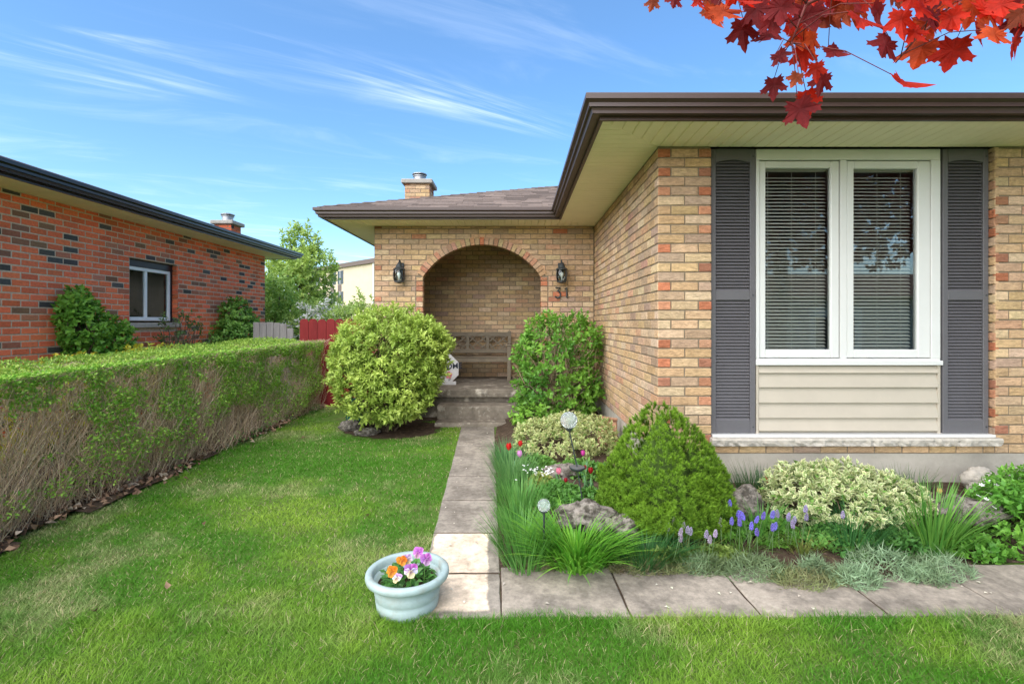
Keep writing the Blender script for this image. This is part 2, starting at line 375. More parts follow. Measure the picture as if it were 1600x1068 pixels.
path = bpy.data.objects.new('path', None); COL.objects.link(path); path['kind'] = 'structure'; WINV['path'] = Matrix.Identity(4)
def slab(corners, z_off, shade, thick=.05, seed=0, mat=None):
    """one concrete paving slab, uneven edge and rounded arris"""
    rg = np.random.default_rng(seed); mb = MB(); g = .006
    cx = sum(c[0] for c in corners)/4; cy = sum(c[1] for c in corners)/4
    ring = []
    for k in range(4):
        a = corners[k]; b = corners[(k+1) % 4]
        for t in np.linspace(0, 1, 7)[:-1]:
            x = a[0]+(b[0]-a[0])*t; y = a[1]+(b[1]-a[1])*t
            d = math.hypot(cx-x, cy-y); s = (.0035 + rg.random()*.005)/d
            ring.append((x+(cx-x)*s, y+(cy-y)*s))
    n = len(ring); tx = (rg.random()-.5)*.012; ty = (rg.random()-.5)*.012
    zt = lambda x, y: gz(x, y) + z_off + (x-cx)*tx + (y-cy)*ty
    ins = [(x+(cx-x)*.02, y+(cy-y)*.02) for x, y in ring]
    mb.v = [(x, y, gz(x, y)-thick) for x, y in ring] + [(x, y, zt(x, y)-.005) for x, y in ring] + [(x, y, zt(x, y)) for x, y in ins]
    mb.c = [(1, 1, 1)]*len(mb.v)
    for k in range(n):
        k2 = (k+1) % n; mb.f += [(k, k2, n+k2, n+k), (n+k, n+k2, 2*n+k2, 2*n+k)]
    mb.f.append(tuple(range(2*n, 3*n)))
    o = mb.build('paving_slab', mat or MT['conc'], path); o.color = (*shade, 1); return o
# the two slabs by the planter carry a pale patch painted into the concrete colour
def pale_patch_mat():
    m = MT['conc'].copy(); m.name = 'pale_patch_concrete'; nt = m.node_tree; N = nt.nodes.new; L = nt.links.new; b = nt.nodes['Principled BSDF']
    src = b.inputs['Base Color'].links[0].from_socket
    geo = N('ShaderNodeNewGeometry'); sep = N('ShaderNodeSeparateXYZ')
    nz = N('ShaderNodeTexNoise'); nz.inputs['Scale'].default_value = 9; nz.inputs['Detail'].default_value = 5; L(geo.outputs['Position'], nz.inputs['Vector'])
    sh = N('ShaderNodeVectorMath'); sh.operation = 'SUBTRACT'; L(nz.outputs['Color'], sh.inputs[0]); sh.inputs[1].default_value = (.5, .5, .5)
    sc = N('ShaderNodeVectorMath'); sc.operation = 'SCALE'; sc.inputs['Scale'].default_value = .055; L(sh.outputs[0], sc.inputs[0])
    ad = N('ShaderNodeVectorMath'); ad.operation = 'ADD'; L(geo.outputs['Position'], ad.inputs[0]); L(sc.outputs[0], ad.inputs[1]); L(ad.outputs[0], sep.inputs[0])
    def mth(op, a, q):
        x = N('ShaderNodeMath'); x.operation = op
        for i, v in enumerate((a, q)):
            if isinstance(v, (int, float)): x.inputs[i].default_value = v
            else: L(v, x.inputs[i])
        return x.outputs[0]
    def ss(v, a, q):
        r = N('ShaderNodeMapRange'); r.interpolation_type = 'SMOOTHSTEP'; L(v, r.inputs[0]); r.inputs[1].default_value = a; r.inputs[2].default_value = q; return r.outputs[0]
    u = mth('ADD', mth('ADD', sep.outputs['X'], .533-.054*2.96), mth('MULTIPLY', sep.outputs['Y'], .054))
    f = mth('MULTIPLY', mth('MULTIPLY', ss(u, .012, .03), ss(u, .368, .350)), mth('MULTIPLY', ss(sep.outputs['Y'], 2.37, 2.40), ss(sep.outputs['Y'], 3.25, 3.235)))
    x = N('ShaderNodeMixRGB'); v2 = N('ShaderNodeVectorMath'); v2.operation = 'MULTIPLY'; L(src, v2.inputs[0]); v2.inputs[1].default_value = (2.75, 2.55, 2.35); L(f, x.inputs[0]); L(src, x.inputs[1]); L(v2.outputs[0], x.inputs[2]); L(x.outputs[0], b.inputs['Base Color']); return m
PALE_PATCH = pale_patch_mat()
js = MB()
js.add([(xl(2.36)+.02, 2.36, gz(0, 2.36)+.004), (xr(2.36)-.01, 2.36, gz(0, 2.36)+.004), (xr(6.3)-.02, 6.3, gz(0, 6.3)+.004), (xl(6.3)+.02, 6.3, gz(0, 6.3)+.004)], [(0, 1, 2, 3)])
js.add([(xr(2.37)-.005, 2.37, gz(0, 2.37)+.0045), (4.15, 2.39, gz(0, 2.37)+.0045), (4.15, 2.8, gz(0, 2.8)+.0045), (xr(2.8)-.005, 2.78, gz(0, 2.8)+.0045)], [(0, 1, 2, 3)])
js.build('joint_soil', MT['soil'], path)
PJ = [2.33, 2.745, 3.255, 3.83, 4.41, 4.95, 5.43, 5.92, 6.36]
for i in range(len(PJ)-1):
    a, b = PJ[i], PJ[i+1]; s = .92 + .16*random.random()
    a += .008; b -= .008; slab([(xl(a), a), (xr(a), a), (xr(b), b), (xl(b), b)], .012 + .004*random.random(), (s, s, s*.99), seed=i, mat=PALE_PATCH if i < 2 else None)
WJ = [-.075, .54, 1.16, 1.77, 2.36, 2.97, 3.58, 4.19]
for i in range(len(WJ)-1):
    a, b = WJ[i], WJ[i+1]; s = .95 + .14*random.random()
    slab([(a, 2.34+.02*i/6), (b, 2.34+.02*(i+1)/6), (b-.02, 2.80+.01*i), (a-.02, 2.80+.01*i)], .012 + .005*random.random(), (s, s*.985, s*.96), seed=20+i)
# flower bed: a soil mound against the house
def bed_front(x): return 2.83 - .25*math.exp(-((x-1.85)/.42)**2) - .10*math.exp(-((x-1.2)/.4)**2) + .03*math.sin(x*5.1)
def bz(x, y):
    t = min(1., max(0., (y-bed_front(x))/.75)) if x > .9 else min(1., max(0., min((y-2.8)/.6, (x-xr(y))/.35)))
    return gz(x, y) + .006 + .115*(t*t*(3-2*t)) + .02*(float(vnoise(np.array(x*7.), np.array(y*7.), 4))-.5)*t
sheet('flower_bed', list(np.arange(-.4, 5.2, .07)), list(np.arange(2.45, 7.0, .07)), bz, MT['soil'],
      keep=lambda x, y: x > xr(y)+.0 and y > bed_front(x) and (x < 1.16 or y < 3.95) and y < 6.95)
sheet('hedge_soil', list(np.arange(-4.5, -2.95, .12)), list(np.arange(.8, 8.4, .12)),
      lambda x, y: gz(x, y) + .004 + .05*max(0, 1-((x+3.7)/.75)**2) + .012*float(vnoise(np.array(x*6.), np.array(y*6.), 8)), MT['soil'],
      keep=lambda x, y: x < -3.08 + .1*math.sin(y*3.3) + .06*math.sin(y*9))
sheet('bush_soil', list(np.arange(-2.7, -.95, .04)), list(np.arange(5.5, 7.1, .04)),
      lambda x, y: gz(x, y) + .003 + .006*float(vnoise(np.array(x*6.), np.array(y*6.), 9)), MT['soil'],
      keep=lambda x, y: ((x+1.55)/.58)**2 + ((y-6.25)/.48)**2 < .8+.4*float(vnoise(np.array(x*5.), np.array(y*5.), 2)) or (y > 6.75 and x > -2.1))

# ------------------------------------------------------------------ bricks
CO = .0746; LB = .2125; JT = .010
def course_rows(z0, z1): return [(z0+k*CO, min(z0+(k+1)*CO, z1)) for k in range(int(math.ceil((z1-z0)/CO - .05)))]
def lay(O, U, Nn, ulen, z0, z1, colfn, cuts=None, start=lambda k: (0 if k % 2 == 0 else -LB/2), fixed=None, co=CO, lb=LB):
    """list of bricks on a wall: O corner, U along, Nn outwards"""
    out = []; k = 0; z = z0
    while z < z1 - .02:
        zt = min(z+co, z1); spans = [(0, ulen)]
        if cuts:
            for a, b in cuts(z, zt):
                new = []
                for s, e in spans:
                    if b <= s or a >= e: new.append((s, e)); continue
                    if a > s: new.append((s, a))
                    if b < e: new.append((b, e))
                spans = new
        edges = []
        if fixed: edges = fixed(k)
        else:
            u = start(k)
            while u < ulen: edges.append((u, u+lb)); u += lb
        for (a, b) in edges:
            for s, e in spans:
                p, q = max(a, s), min(b, e)
                if q - p > .028: out.append(dict(O=O, U=U, N=Nn, u0=p, u1=q, z0=z, z1=zt, col=colfn(k, p, q, ulen)))
        z += co; k += 1
    return out
_bm = {}
def brick_mesh(w, h, variant):
    key = (round(w, 3), round(h, 3), variant)
    if key in _bm: return _bm[key]
    _bm[key] = brick_mb(w, h, variant).mesh('brick'); return _bm[key]
def brick_geo(w, h, variant, c=.004, dp=.03):
    """brick face in a local frame: x along, z up, y into the wall; slightly uneven, arrises rounded"""
    rg = np.random.default_rng(variant*17+3); j = lambda s=.0014: (rg.random()-.5)*2*s
    a, b = w/2, h/2; q = [(-a, -b), (a, -b), (a, b), (-a, b)]
    p = [(x+j(), z+j()) for x, z in q]
    V = [(x, dp, z) for x, z in p] + [(x, c, z) for x, z in p] + [(x-math.copysign(c, x), j(.0012), z-math.copysign(c, z)) for x, z in p]
    F = [(0, 1, 5, 4), (1, 2, 6, 5), (2, 3, 7, 6), (3, 0, 4, 7), (4, 5, 9, 8), (5, 6, 10, 9), (6, 7, 11, 10), (7, 4, 8, 11), (8, 9, 10, 11)]
    return V, F
def brick_mb(w, h, variant):
    mb = MB(); V, F = brick_geo(w, h, variant); return mb.add(V, F)
def brick_frame(b):
    U = Vector(b['U']); Nn = Vector(b['N']); O = Vector(b['O'])
    c = O + U*((b['u0']+b['u1'])/2); c.z = (b['z0']+b['z1'])/2
    m = Matrix((( U.x, -Nn.x, 0, c.x), (U.y, -Nn.y, 0, c.y), (0, 0, 1, c.z), (0, 0, 0, 1)))
    return m
def seen_size(b):
    m = brick_frame(b); w = (b['u1']-b['u0'])/2; h = (b['z1']-b['z0'])/2; P = []
    for sx in (-w, w):
        for sz in (-h, h):
            p = m @ Vector((sx, 0, sz))
            if p.y < .2: return 0
            P.append((VX + p.x/p.y*FPX, VY - (p.z-EYE)/p.y*FPX))
    cx = sum(p[0] for p in P)/4; cy = sum(p[1] for p in P)/4
    if not (-5 < cx < 1605 and 0 < cy < 1068): return 0
    if (m.translation - Vector((0, 0, EYE))).dot(Vector(b['N'])) > 0: return 0
    return (max(p[0] for p in P)-min(p[0] for p in P)) * (max(p[1] for p in P)-min(p[1] for p in P))
def put_bricks(walls, mat, limit=300, joint=JT):
    """walls: [(part object, bricks)]; the largest in view become objects, the rest one part"""
    allb = [(seen_size(b), i, b, w) for i, (w, bs) in enumerate(walls) for b in bs]
    allb.sort(key=lambda t: -t[0])
    for n, (s, i, b, w) in enumerate(allb[:limit]):
        me = brick_mesh(b['u1']-b['u0']-joint, b['z1']-b['z0']-joint, n % 5)
        o = link('brick', me, mat, w); o.matrix_basis = brick_frame(b) @ Matrix.Translation((random.uniform(-.0012, .0012), random.uniform(-.0022, .0015), random.uniform(-.001, .001))) @ Matrix.Rotation(random.uniform(-.005, .005), 4, 'Y'); o.color = (*b['col'], 1)
    rest = MB()
    for n, (s, i, b, w) in enumerate(allb[limit:]):
        V, F = brick_geo(b['u1']-b['u0']-joint, b['z1']-b['z0']-joint, n % 7); m = brick_frame(b) @ Matrix.Translation((random.uniform(-.0012, .0012), random.uniform(-.0022, .0015), random.uniform(-.001, .001))) @ Matrix.Rotation(random.uniform(-.005, .005), 4, 'Y'); rest.cur = b['col']
        rest.add([m @ Vector(v) for v in V], F)
    return rest
def buff(k=0, p=0, q=0, ul=0):
    r = random.random(); v = .90 + .22*random.random()
    if r < .60: c = (.50, .345, .195)
    elif r < .76: c = (.56, .42, .26)
    elif r < .86: c = (.45, .325, .205)
    elif r < .90: c = (.50, .30, .185)
    else: c = (.40, .285, .19)
    h = .93+.08*random.random()
    return (c[0]*v, c[1]*v*h, c[2]*v*(.9+.2*random.random()))
def reddish():
    v = .8+.4*random.random(); c = random.choice([(.44, .16, .085), (.45, .21, .12), (.42, .23, .14), (.36, .16, .10)])
    return tuple(q*v for q in c)
def quoin(k, p, q, ul):
    if q - p < .13: return reddish() if random.random() < .62 else buff()
    return buff()

# ------------------------------------------------------------------ the house with the arched porch
YF, YA, XS, XE, XW = 3.89, 7.10, 1.10, -2.04, 5.6     # front wall, arch wall, side wall, far corner, end of the wing
ZF, ZS = .378, 2.78                                    # foundation top, soffit
OX0, OX1 = XS+.4255, 3.742                             # window opening in the front wall
house = root('brick_house', 'buff brick bungalow with arched porch, grey shutters and brown eaves', 'house', (1.5, 6, 0))
AC = -.503; AH = .841; ASP = 2.053; ARISE = .462; AR = (AH*AH+ARISE*ARISE)/(2*ARISE); ACZ = ASP+ARISE-AR; RT = .106
def arc_z(x): return ACZ + math.sqrt(max(AR*AR-(x-AC)**2, 0))
# walls (mortar bodies) that carry the bricks
mb = MB(); e = .007
mb.box((XS+e, YF+e, ZF), (OX0-.012, YF+.25, ZS)); mb.box((OX1+.012, YF+e, ZF), (XW, YF+.25, ZS)); mb.box((OX0-.012, YF+e, ZF), (OX1+.012, YF+.25, .452))
front_wall = mb.build('front_wall', MT['mortar'], house)
side_wall = MB().box((XS+e, YF+.251, ZF), (XS+.25, YA+.2, ZS)).build('side_wall', MT['mortar'], house)
mb = MB(); y0, y1 = YA+e, YA+.12
mb.box((XE, y0, .3), (AC-AH-.012, y1, ZS)); mb.box((AC+AH+.012, y0, .3), (XS-.001, y1, ZS))
NSEG = 24
xs = [AC-AH-.012 + (2*AH+.024)*i/NSEG for i in range(NSEG+1)]
for i in range(NSEG):
    za = max(arc_z(xs[i]), ASP)+.012; zb = max(arc_z(xs[i+1]), ASP)+.012
    mb.prism([(xs[i], y0, za), (xs[i+1], y0, zb), (xs[i+1], y0, ZS), (xs[i], y0, ZS)], (0, y1-y0, 0))
arch_wall = mb.build('arch_wall', MT['mortar'], house)
back_wall = MB().box((XE, 8.55+e, .2), (1.25, 8.8, ZS)).build('porch_wall', MT['mortar'], house)
mb = MB(); mb.box((-1.95, y1+.002, .2), (-1.85, 8.55, ZS)); mb.box((1.0, YA+.201, .2), (1.098, 8.55, ZS)); mb.box((XE+.01, 7.3, .3), (XE+.2, 15, ZS)); mb.box((XW-.25, YF+.252, ZF), (XW-.005, 15, ZS))
mb.build('wall', MT['parge'], house)
MB().box((XE+.02, YA+.02, ZS+.002), (XS+.02, 8.78, ZS+.03)).build('porch_ceiling', MT['soffit'], house)
def arch_cut(z, zt):
    zm = (z+zt)/2; off = -XE
    if zm < ASP: hw = AH+.105
    else:
        ro = AR+RT*.72
        if zm - ACZ >= ro: return []
        hw = math.sqrt(ro*ro-(zm-ACZ)**2)
    return [(AC-hw+off, AC+hw+off)]
H_ = .1
def pier_fixed(k):
    W = OX0-XS
    return [(0, W/2), (W/2, W)] if k % 2 == 0 else [(0, .105), (.105, W-.105), (W-.105, W)]
right_col = lambda k, p, q, ul: (reddish() if (q-p < .13 and random.random() < .2) else buff())
B_front = lay((XS, YF, 0), (1, 0, 0), (0, -1, 0), OX0-XS, ZF, ZS, quoin, fixed=pier_fixed)
B_front += lay((OX1, YF, 0), (1, 0, 0), (0, -1, 0), 4.75-OX1, ZF, ZS, right_col, start=lambda k: 0 if k % 2 else -.105)
B_front += lay((OX0, YF, 0), (1, 0, 0), (0, -1, 0), OX1-OX0, ZF, ZF+CO+.001, buff, start=lambda k: 0)
B_front += lay((OX1, YF+.11, 0), (0, -1, 0), (-1, 0, 0), .11, .505, ZS, right_col, start=lambda k: 0)
B_side = lay((XS, YA, 0), (0, -1, 0), (-1, 0, 0), YA-YF, ZF, ZS, buff,
             start=lambda k: ((YA-YF) - .105 - 16*LB) if k % 2 == 0 else ((YA-YF) - 16*LB))
def left_col(k, p, q, ul): return reddish() if (p < .01 and k % 2 == 1 and random.random() < .5) or random.random() < .025 else buff()
B_arch = lay((XE, YA, 0), (1, 0, 0), (0, -1, 0), XS-XE-.004, .43, ZS, left_col, cuts=arch_cut, start=lambda k: 0 if k % 2 == 0 else -.1065)
def jamb_col(k, p, q, ul): return reddish() if random.random() < .36 else buff()
for s in (-1, 1):                                      # straight stack of headers down each side of the opening, and the return
    xj = AC+s*AH
    B_arch += lay((min(xj, xj+s*.1), YA-.004, 0), (1, 0, 0), (0, -1, 0), .1, .43, ASP, jamb_col, start=lambda k: 0, lb=.1)
B_porch = lay((XE, 8.55, 0), (1, 0, 0), (0, -1, 0), 3.1, .47, ZS, buff)
rest = put_bricks([(front_wall, B_front), (side_wall, B_side), (arch_wall, B_arch), (back_wall, B_porch)], MT['brick'], 300)
# the ring of rowlock bricks over the arch
th0 = math.asin(AH/AR); nr = 31
for i in range(nr):
    ta = -th0 + 2*th0*i/nr + .0055; tb = -th0 + 2*th0*(i+1)/nr - .0055
    P = [(AC+AR*math.sin(ta), YA-.012, ACZ+AR*math.cos(ta)), (AC+AR*math.sin(tb), YA-.012, ACZ+AR*math.cos(tb)),
         (AC+(AR+RT)*math.sin(tb), YA-.012, ACZ+(AR+RT)*math.cos(tb)), (AC+(AR+RT)*math.sin(ta), YA-.012, ACZ+(AR+RT)*math.cos(ta))]
    rest.cur = reddish() if random.random() < .14 else tuple(q*random.uniform(.85, 1.1) for q in random.choice([(.46, .25, .15), (.46, .29, .175), (.48, .31, .19)]))
    rest.prism(P, (0, .115, 0))
# jamb returns
for s in (-1, 1):
    for k in range(22):
        z = .43+k*CO
        if z+CO > ASP+.02: break
        rest.cur = jamb_col(0, 0, 0, 0); x = AC+s*AH
        rest.box((min(x, x+s*.02)+.0, YA+.004, z+.005), (max(x, x+s*.02), YA+.105, z+CO-.005))
ro = rest.build('brickwork', MT['brick'], house); ro['kind'] = 'stuff'

# foundation, sill
mb = MB(); mb.box((XS-.002, YF+.004, -.1), (XW, YF+.24, ZF-.001)); mb.box((XS-.003, YF+.241, -.1), (XS+.24, YA, ZF-.001)); mb.box((XE, YA+.004, -.1), (XS-.004, YA+.1, .43))
mb.build('foundation', MT['parge'], house)
def rock_sill():
    n = 70; x0, x1 = OX0-.02, OX1+.012; zt, zb = .505, .441; yb = YF+.10; V = []; F = []; rg = np.random.default_rng(5)
    for i in range(n+1):
        x = x0+(x1-x0)*i/n; w = .007*rg.normal(); w2 = .006*rg.normal()
        V += [(x, yb, zt), (x, YF-.048, zt), (x, YF-.055+w*.6, zt-.013), (x, YF-.050+w, zt-.034), (x, YF-.045+w2, zb+.006), (x, YF-.03, zb), (x, yb, zb)]
    for i in range(n):
        for k in range(6): a = i*7+k; F.append((a, a+1, a+8, a+7))
    F += [tuple(range(7)), tuple(n*7+k for k in range(7))]
    mb = MB(); mb.add(V, F); return mb
rock_sill().build('window_sill', MT['sill'], house)

# ---- eaves: gutter, fascia, soffit
def sweep(prof, pathf, mat, name, parent, smooth=False):
    """prof [(o, z)] swept along corners given by pathf(o)"""
    mb = MB(); n = len(prof); rows = [pathf(o) for o, z in prof]; m = len(rows[0])
    V = [(rows[k][i][0], rows[k][i][1], prof[k][1]) for i in range(m) for k in range(n)]
    F = [(i*n+k, i*n+k+1, (i+1)*n+k+1, (i+1)*n+k) for i in range(m-1) for k in range(n-1)] + [tuple(range(n)), tuple((m-1)*n+k for k in range(n))]
    mb.add(V, F); return mb.build(name, mat, parent, smooth)
FX, FY, FXS, FYF = -2.56, 6.61, .565, 3.375
gpath = lambda o: [(FX-o, 15.2), (FX-o, FY-o), (FXS-o, FY-o), (FXS-o, FYF-o), (XW+.5, FYF-o)]
gut = [(0, 2.795), (.062, 2.795), (.064, 2.812), (.072, 2.835), (.088, 2.856), (.105, 2.868), (.114, 2.872), (.114, 2.905), (.110, 2.911), (.092, 2.911), (.088, 2.905), (.088, 2.83), (.0, 2.83)]
sweep(gut, gpath, MT['brown'], 'gutter', house)
sweep([(-.02, 2.772), (.004, 2.772), (.004, 2.7945), (.0, 2.92), (-.02, 2.92)], gpath, MT['brown'], 'fascia', house)
soffit = bpy.data.objects.new('soffit', None); COL.objects.link(soffit); par(soffit, house); WINV[soffit.name] = Matrix.Identity(4)
def soffit_strip(poly):
    """one folded soffit panel: a thin tray with bevelled long edges, underside at ZS"""
    cx = sum(p[0] for p in poly)/len(poly); cy = sum(p[1] for p in poly)/len(poly)
    lo = [(x, y, ZS+.006) for x, y in poly]; mb = MB(); n = len(poly)
    ins = []
    for x, y in poly:
        dx, dy = cx-x, cy-y; ins.append((x+math.copysign(min(abs(dx), .0055), dx), y+math.copysign(min(abs(dy), .0055), dy), ZS))
    mb.add(lo + ins + [(x, y, ZS+.016) for x, y in poly], [tuple(range(n, 2*n))] + [(i, (i+1) % n, n+(i+1) % n, n+i) for i in range(n)] + [(i, (i+1) % n, 2*n+(i+1) % n, 2*n+i) for i in range(n)] + [tuple(range(2*n, 3*n))])
    o = mb.build('soffit_panel', MT['soffit'], soffit); return o
SW = .092; g = .0012
x = FXS
while x < 4.9:                                          # front of the wing, ribs run to the wall
    a, b = x+g, x+SW-g
    f = lambda q: FYF if True else 0
    top = lambda q: min(YF+.02, FYF + (q-FXS))          # mitre at the corner
    soffit_strip([(a, FYF), (b, FYF), (b, top(b)), (a, max(top(a), FYF+.002))]); x += SW
y = FYF
while y < FY + .49:                                     # side of the wing
    a, b = y+g, y+SW-g; lim = lambda q: min(XS+.02, FXS+(q-FYF)); xl0 = lambda q: FXS if q <= FY else FXS + (q-FY)
    if xl0(b) < lim(b): soffit_strip([(xl0(a), a), (max(lim(a), FXS+.002), a), (lim(b), b), (xl0(b), b)])
    y += SW
x = FX
while x < XS-.03:                                       # over the porch arch
    a, b = x+g, x+SW-g; lo = lambda q: FY if q <= FXS else FY+(q-FXS); hi = lambda q: min(YA+.02, FY+(q-FX))
    soffit_strip([(a, lo(a)), (b, lo(b)), (b, hi(b)), (a, max(hi(a), lo(a)+.002))]); x += SW
y = FY
while y < 9:                                            # far end of the porch block
    a, b = y+g, y+SW-g; hi = lambda q: min(XE+.02, FX+(q-FY))
    soffit_strip([(FX, a), (max(hi(a), FX+.002), a), (hi(b), b), (FX, b)]); y += SW
# ---- roof
SL = .355; ZE = 2.915
def roof_plane(mb, pts): mb.prism([(x, y, z) for x, y, z in pts], (0, 0, -.02))
mb = MB(); ex0, ey0, ex1, ey1 = FX-.05, FY-.05, XW+.45, 15.25; hw = (ey1-ey0)/2
zr = ZE+SL*hw
roof_plane(mb, [(ex0, ey0, ZE), (ex1, ey0, ZE), (ex1-hw, ey0+hw, zr), (ex0+hw, ey0+hw, zr)])
roof_plane(mb, [(ex0, ey1, ZE), (ex0, ey0, ZE), (ex0+hw, ey0+hw, zr)])
roof_plane(mb, [(ex1, ey1, ZE), (ex0, ey1, ZE), (ex0+hw, ey0+hw, zr), (ex1-hw, ey0+hw, zr)])
roof_plane(mb, [(ex1, ey0, ZE), (ex1, ey1, ZE), (ex1-hw, ey0+hw, zr)])
wx0, wx1, wy0 = FXS-.05, XW+.45, FYF-.05; whw = (wx1-wx0)/2; wzr = ZE+SL*whw
roof_plane(mb, [(wx0, wy0, ZE), (wx1, wy0, ZE), (wx0+whw, wy0+whw, wzr)])
roof_plane(mb, [(wx0, ey0+whw, ZE), (wx0, wy0, ZE), (wx0+whw, wy0+whw, wzr), (wx0+whw, ey0+whw, wzr)])
roof_plane(mb, [(wx1, wy0, ZE), (wx1, ey0+whw, ZE), (wx0+whw, ey0+whw, wzr), (wx0+whw, wy0+whw, wzr)])
roof = mb.build('roof', MT['shingle'], house); roof.color = (.8, .8, .8, 1)
EXP = .145; tabs = []
sm = []
for v in range(6):
    rgv = np.random.default_rng(v); w = [.30, .24, .36, .28, .33, .20][v]; t = .009+.004*rgv.random(); m_ = MB()
    m_.box((-w/2+.002, -.012, 0), (w/2-.002, EXP+.03, t)); sm.append((w, m_.mesh('shingle')))
tilt = math.atan(SL)
rows = int(3.6/(EXP*math.cos(tilt)))
ns = 0
for r in range(rows):
    s = r*EXP*math.cos(tilt); y = ey0+.0+s; z = ZE+SL*s+.003; x = ex0+s+.02 - random.random()*.02
    xend = min(.62+.0*s, ex0+s+4.2)
    while x < xend:
        w, me = sm[random.randrange(6)]
        o = link('shingle', me, MT['shingle'], roof); v = random.choice([.65, .8, .95, 1.1, 1.25]); o.color = (v*1.03, v, v*.98, 1)
        o.matrix_basis = Matrix.Translation((x+w/2, y, z)) @ Matrix.Rotation(tilt, 4, 'X'); x += w; ns += 1
# hip cap along the end
mb = MB()
for r in range(26):
    s = r*.15; p0 = Vector((ex0+s-.02, ey0+s-.02, ZE+SL*s+.012)); p1 = p0+Vector((.19, .19, SL*.19-.006)); sd = Vector((.06, -.06, 0))
    mb.prism([p0+sd-Vector((0, 0, .02)), p0, p0-sd-Vector((0, 0, .02)), p1-sd-Vector((0, 0, .02)), p1, p1+sd-Vector((0, 0, .02))][:3], p1-p0)
hc = mb.build('hip_cap', MT['shingle'], roof); hc.color = (.9, .88, .86, 1)

# ---- chimney standing on the far side of the roof
def chimney(par_, cx, cy, w, zb, zt, mat, palette, pot=True):
    ch = MB().box((cx-w/2+.006, cy-w/2+.006, zb), (cx+w/2-.006, cy+w/2-.006, zt)).build('chimney', MT['mortar'], par_)
    bs = []
    for O, U, Nn in (((cx-w/2, cy-w/2, 0), (1, 0, 0), (0, -1, 0)), ((cx+w/2, cy-w/2, 0), (0, 1, 0), (1, 0, 0)), ((cx-w/2, cy+w/2, 0), (0, -1, 0), (-1, 0, 0))):
        bs += lay(O, U, Nn, w, max(zb, zt-1.6), zt, palette)
    m = MB()
    for n, b in enumerate(bs):
        V, F = brick_geo(b['u1']-b['u0']-JT, b['z1']-b['z0']-JT, n % 7); fr = brick_frame(b); m.cur = b['col']; m.add([fr @ Vector(v) for v in V], F)
    o = m.build('brickwork', mat, ch); o['kind'] = 'stuff'
    MB().cbox((cx-w/2-.06, cy-w/2-.06, zt), (cx+w/2+.06, cy+w/2+.06, zt+.085), .012).build('chimney_cap', MT['capstone'], ch)
    m = MB(); m.lathe([(.115, .085), (.115, .20), (.135, .205), (.135, .22), (.10, .225)], 20, (cx-.0, cy, zt)); m.lathe([(.15, .245), (.15, .26), (.05, .29)], 20, (cx, cy, zt))
    for a in range(4): m.box((cx+.1*math.cos(a*1.571)-.006, cy+.1*math.sin(a*1.571)-.006, zt+.2), (cx+.1*math.cos(a*1.571)+.006, cy+.1*math.sin(a*1.571)+.006, zt+.25))
    m.build('chimney_pot', MT['silver'], ch)
chimney(house, -2.0, 10.2, .50, 0, 4.18, MT['brick'], lambda *a: tuple(q*.85 for q in (reddish() if random.random() < .45 else buff())))

# ---- window, siding panel, shutters
YW = YF+.055
window = MB()
wx = lambda px, d=3.945: (px-VX)/FPX*d
wz = lambda py, d=3.945: EYE-(py-VY)/FPX*d
WX0, WX1 = wx(1181), wx(1469); WZ0, WZ1 = wz(569), ZS-.004
gl = [(wx(1197), wx(1299), wz(546), wz(262)), (wx(1335), wx(1435), wz(546), wz(263))]
fr = MB(); d0, d1 = YW-.005, YW+.14
fr.cbox((WX0, d0, wz(250)), (WX1, d1, WZ1), .004); fr.cbox((WX0, d0, WZ0), (WX1, d1, wz(560)), .004)
fr.cbox((WX0, d0, wz(560)+.0005), (WX0+.028, d1, wz(250)-.0005), .003); fr.cbox((WX1-.072, d0, wz(560)+.0005), (WX1, d1, wz(250)-.0005), .003)
fr.cbox((wx(1313), d0+.003, wz(560)+.0005), (wx(1323), d1, wz(250)-.0005), .002)
win = fr.build('window', MT['white'], house)
MB().cbox((WX0-.006, d0-.02, WZ0-.006), (WX1+.006, d0+.02, wz(563)), .004).build('sill_nosing', MT['white'], win)
for k, (a, b, zb, zt) in enumerate(gl):
    so = [(WX0+.029, wx(1312)), (wx(1324), WX1-.073)][k]; m = MB(); y0, y1 = YW+.004, YW+.05
    zl, zh = wz(559), wz(251)
    m.cbox((so[0], y0, zl), (a, y1, zh), .006); m.cbox((b, y0, zl), (so[1], y1, zh), .006)
    m.cbox((a-.001, y0+.001, zl), (b+.001, y1-.001, zb), .006); m.cbox((a-.001, y0+.001, zt), (b+.001, y1-.001, zh), .006)
    m.build('sash', MT['white'], win)
    MB().box((a-.004, YW+.028, zb-.004), (b+.004, YW+.032, zt+.004)).build('pane', MT['glass'], win)
    m = MB(); cxm = (a+b)/2
    m.box((cxm+.1, YW-.008, zl+.004), (cxm+.15, YW+.004, zl+.014)); m.box((cxm-.15, YW-.008, zl+.004), (cxm-.1, YW+.004, zl+.014)); m.build('catch', MT['white'], win)
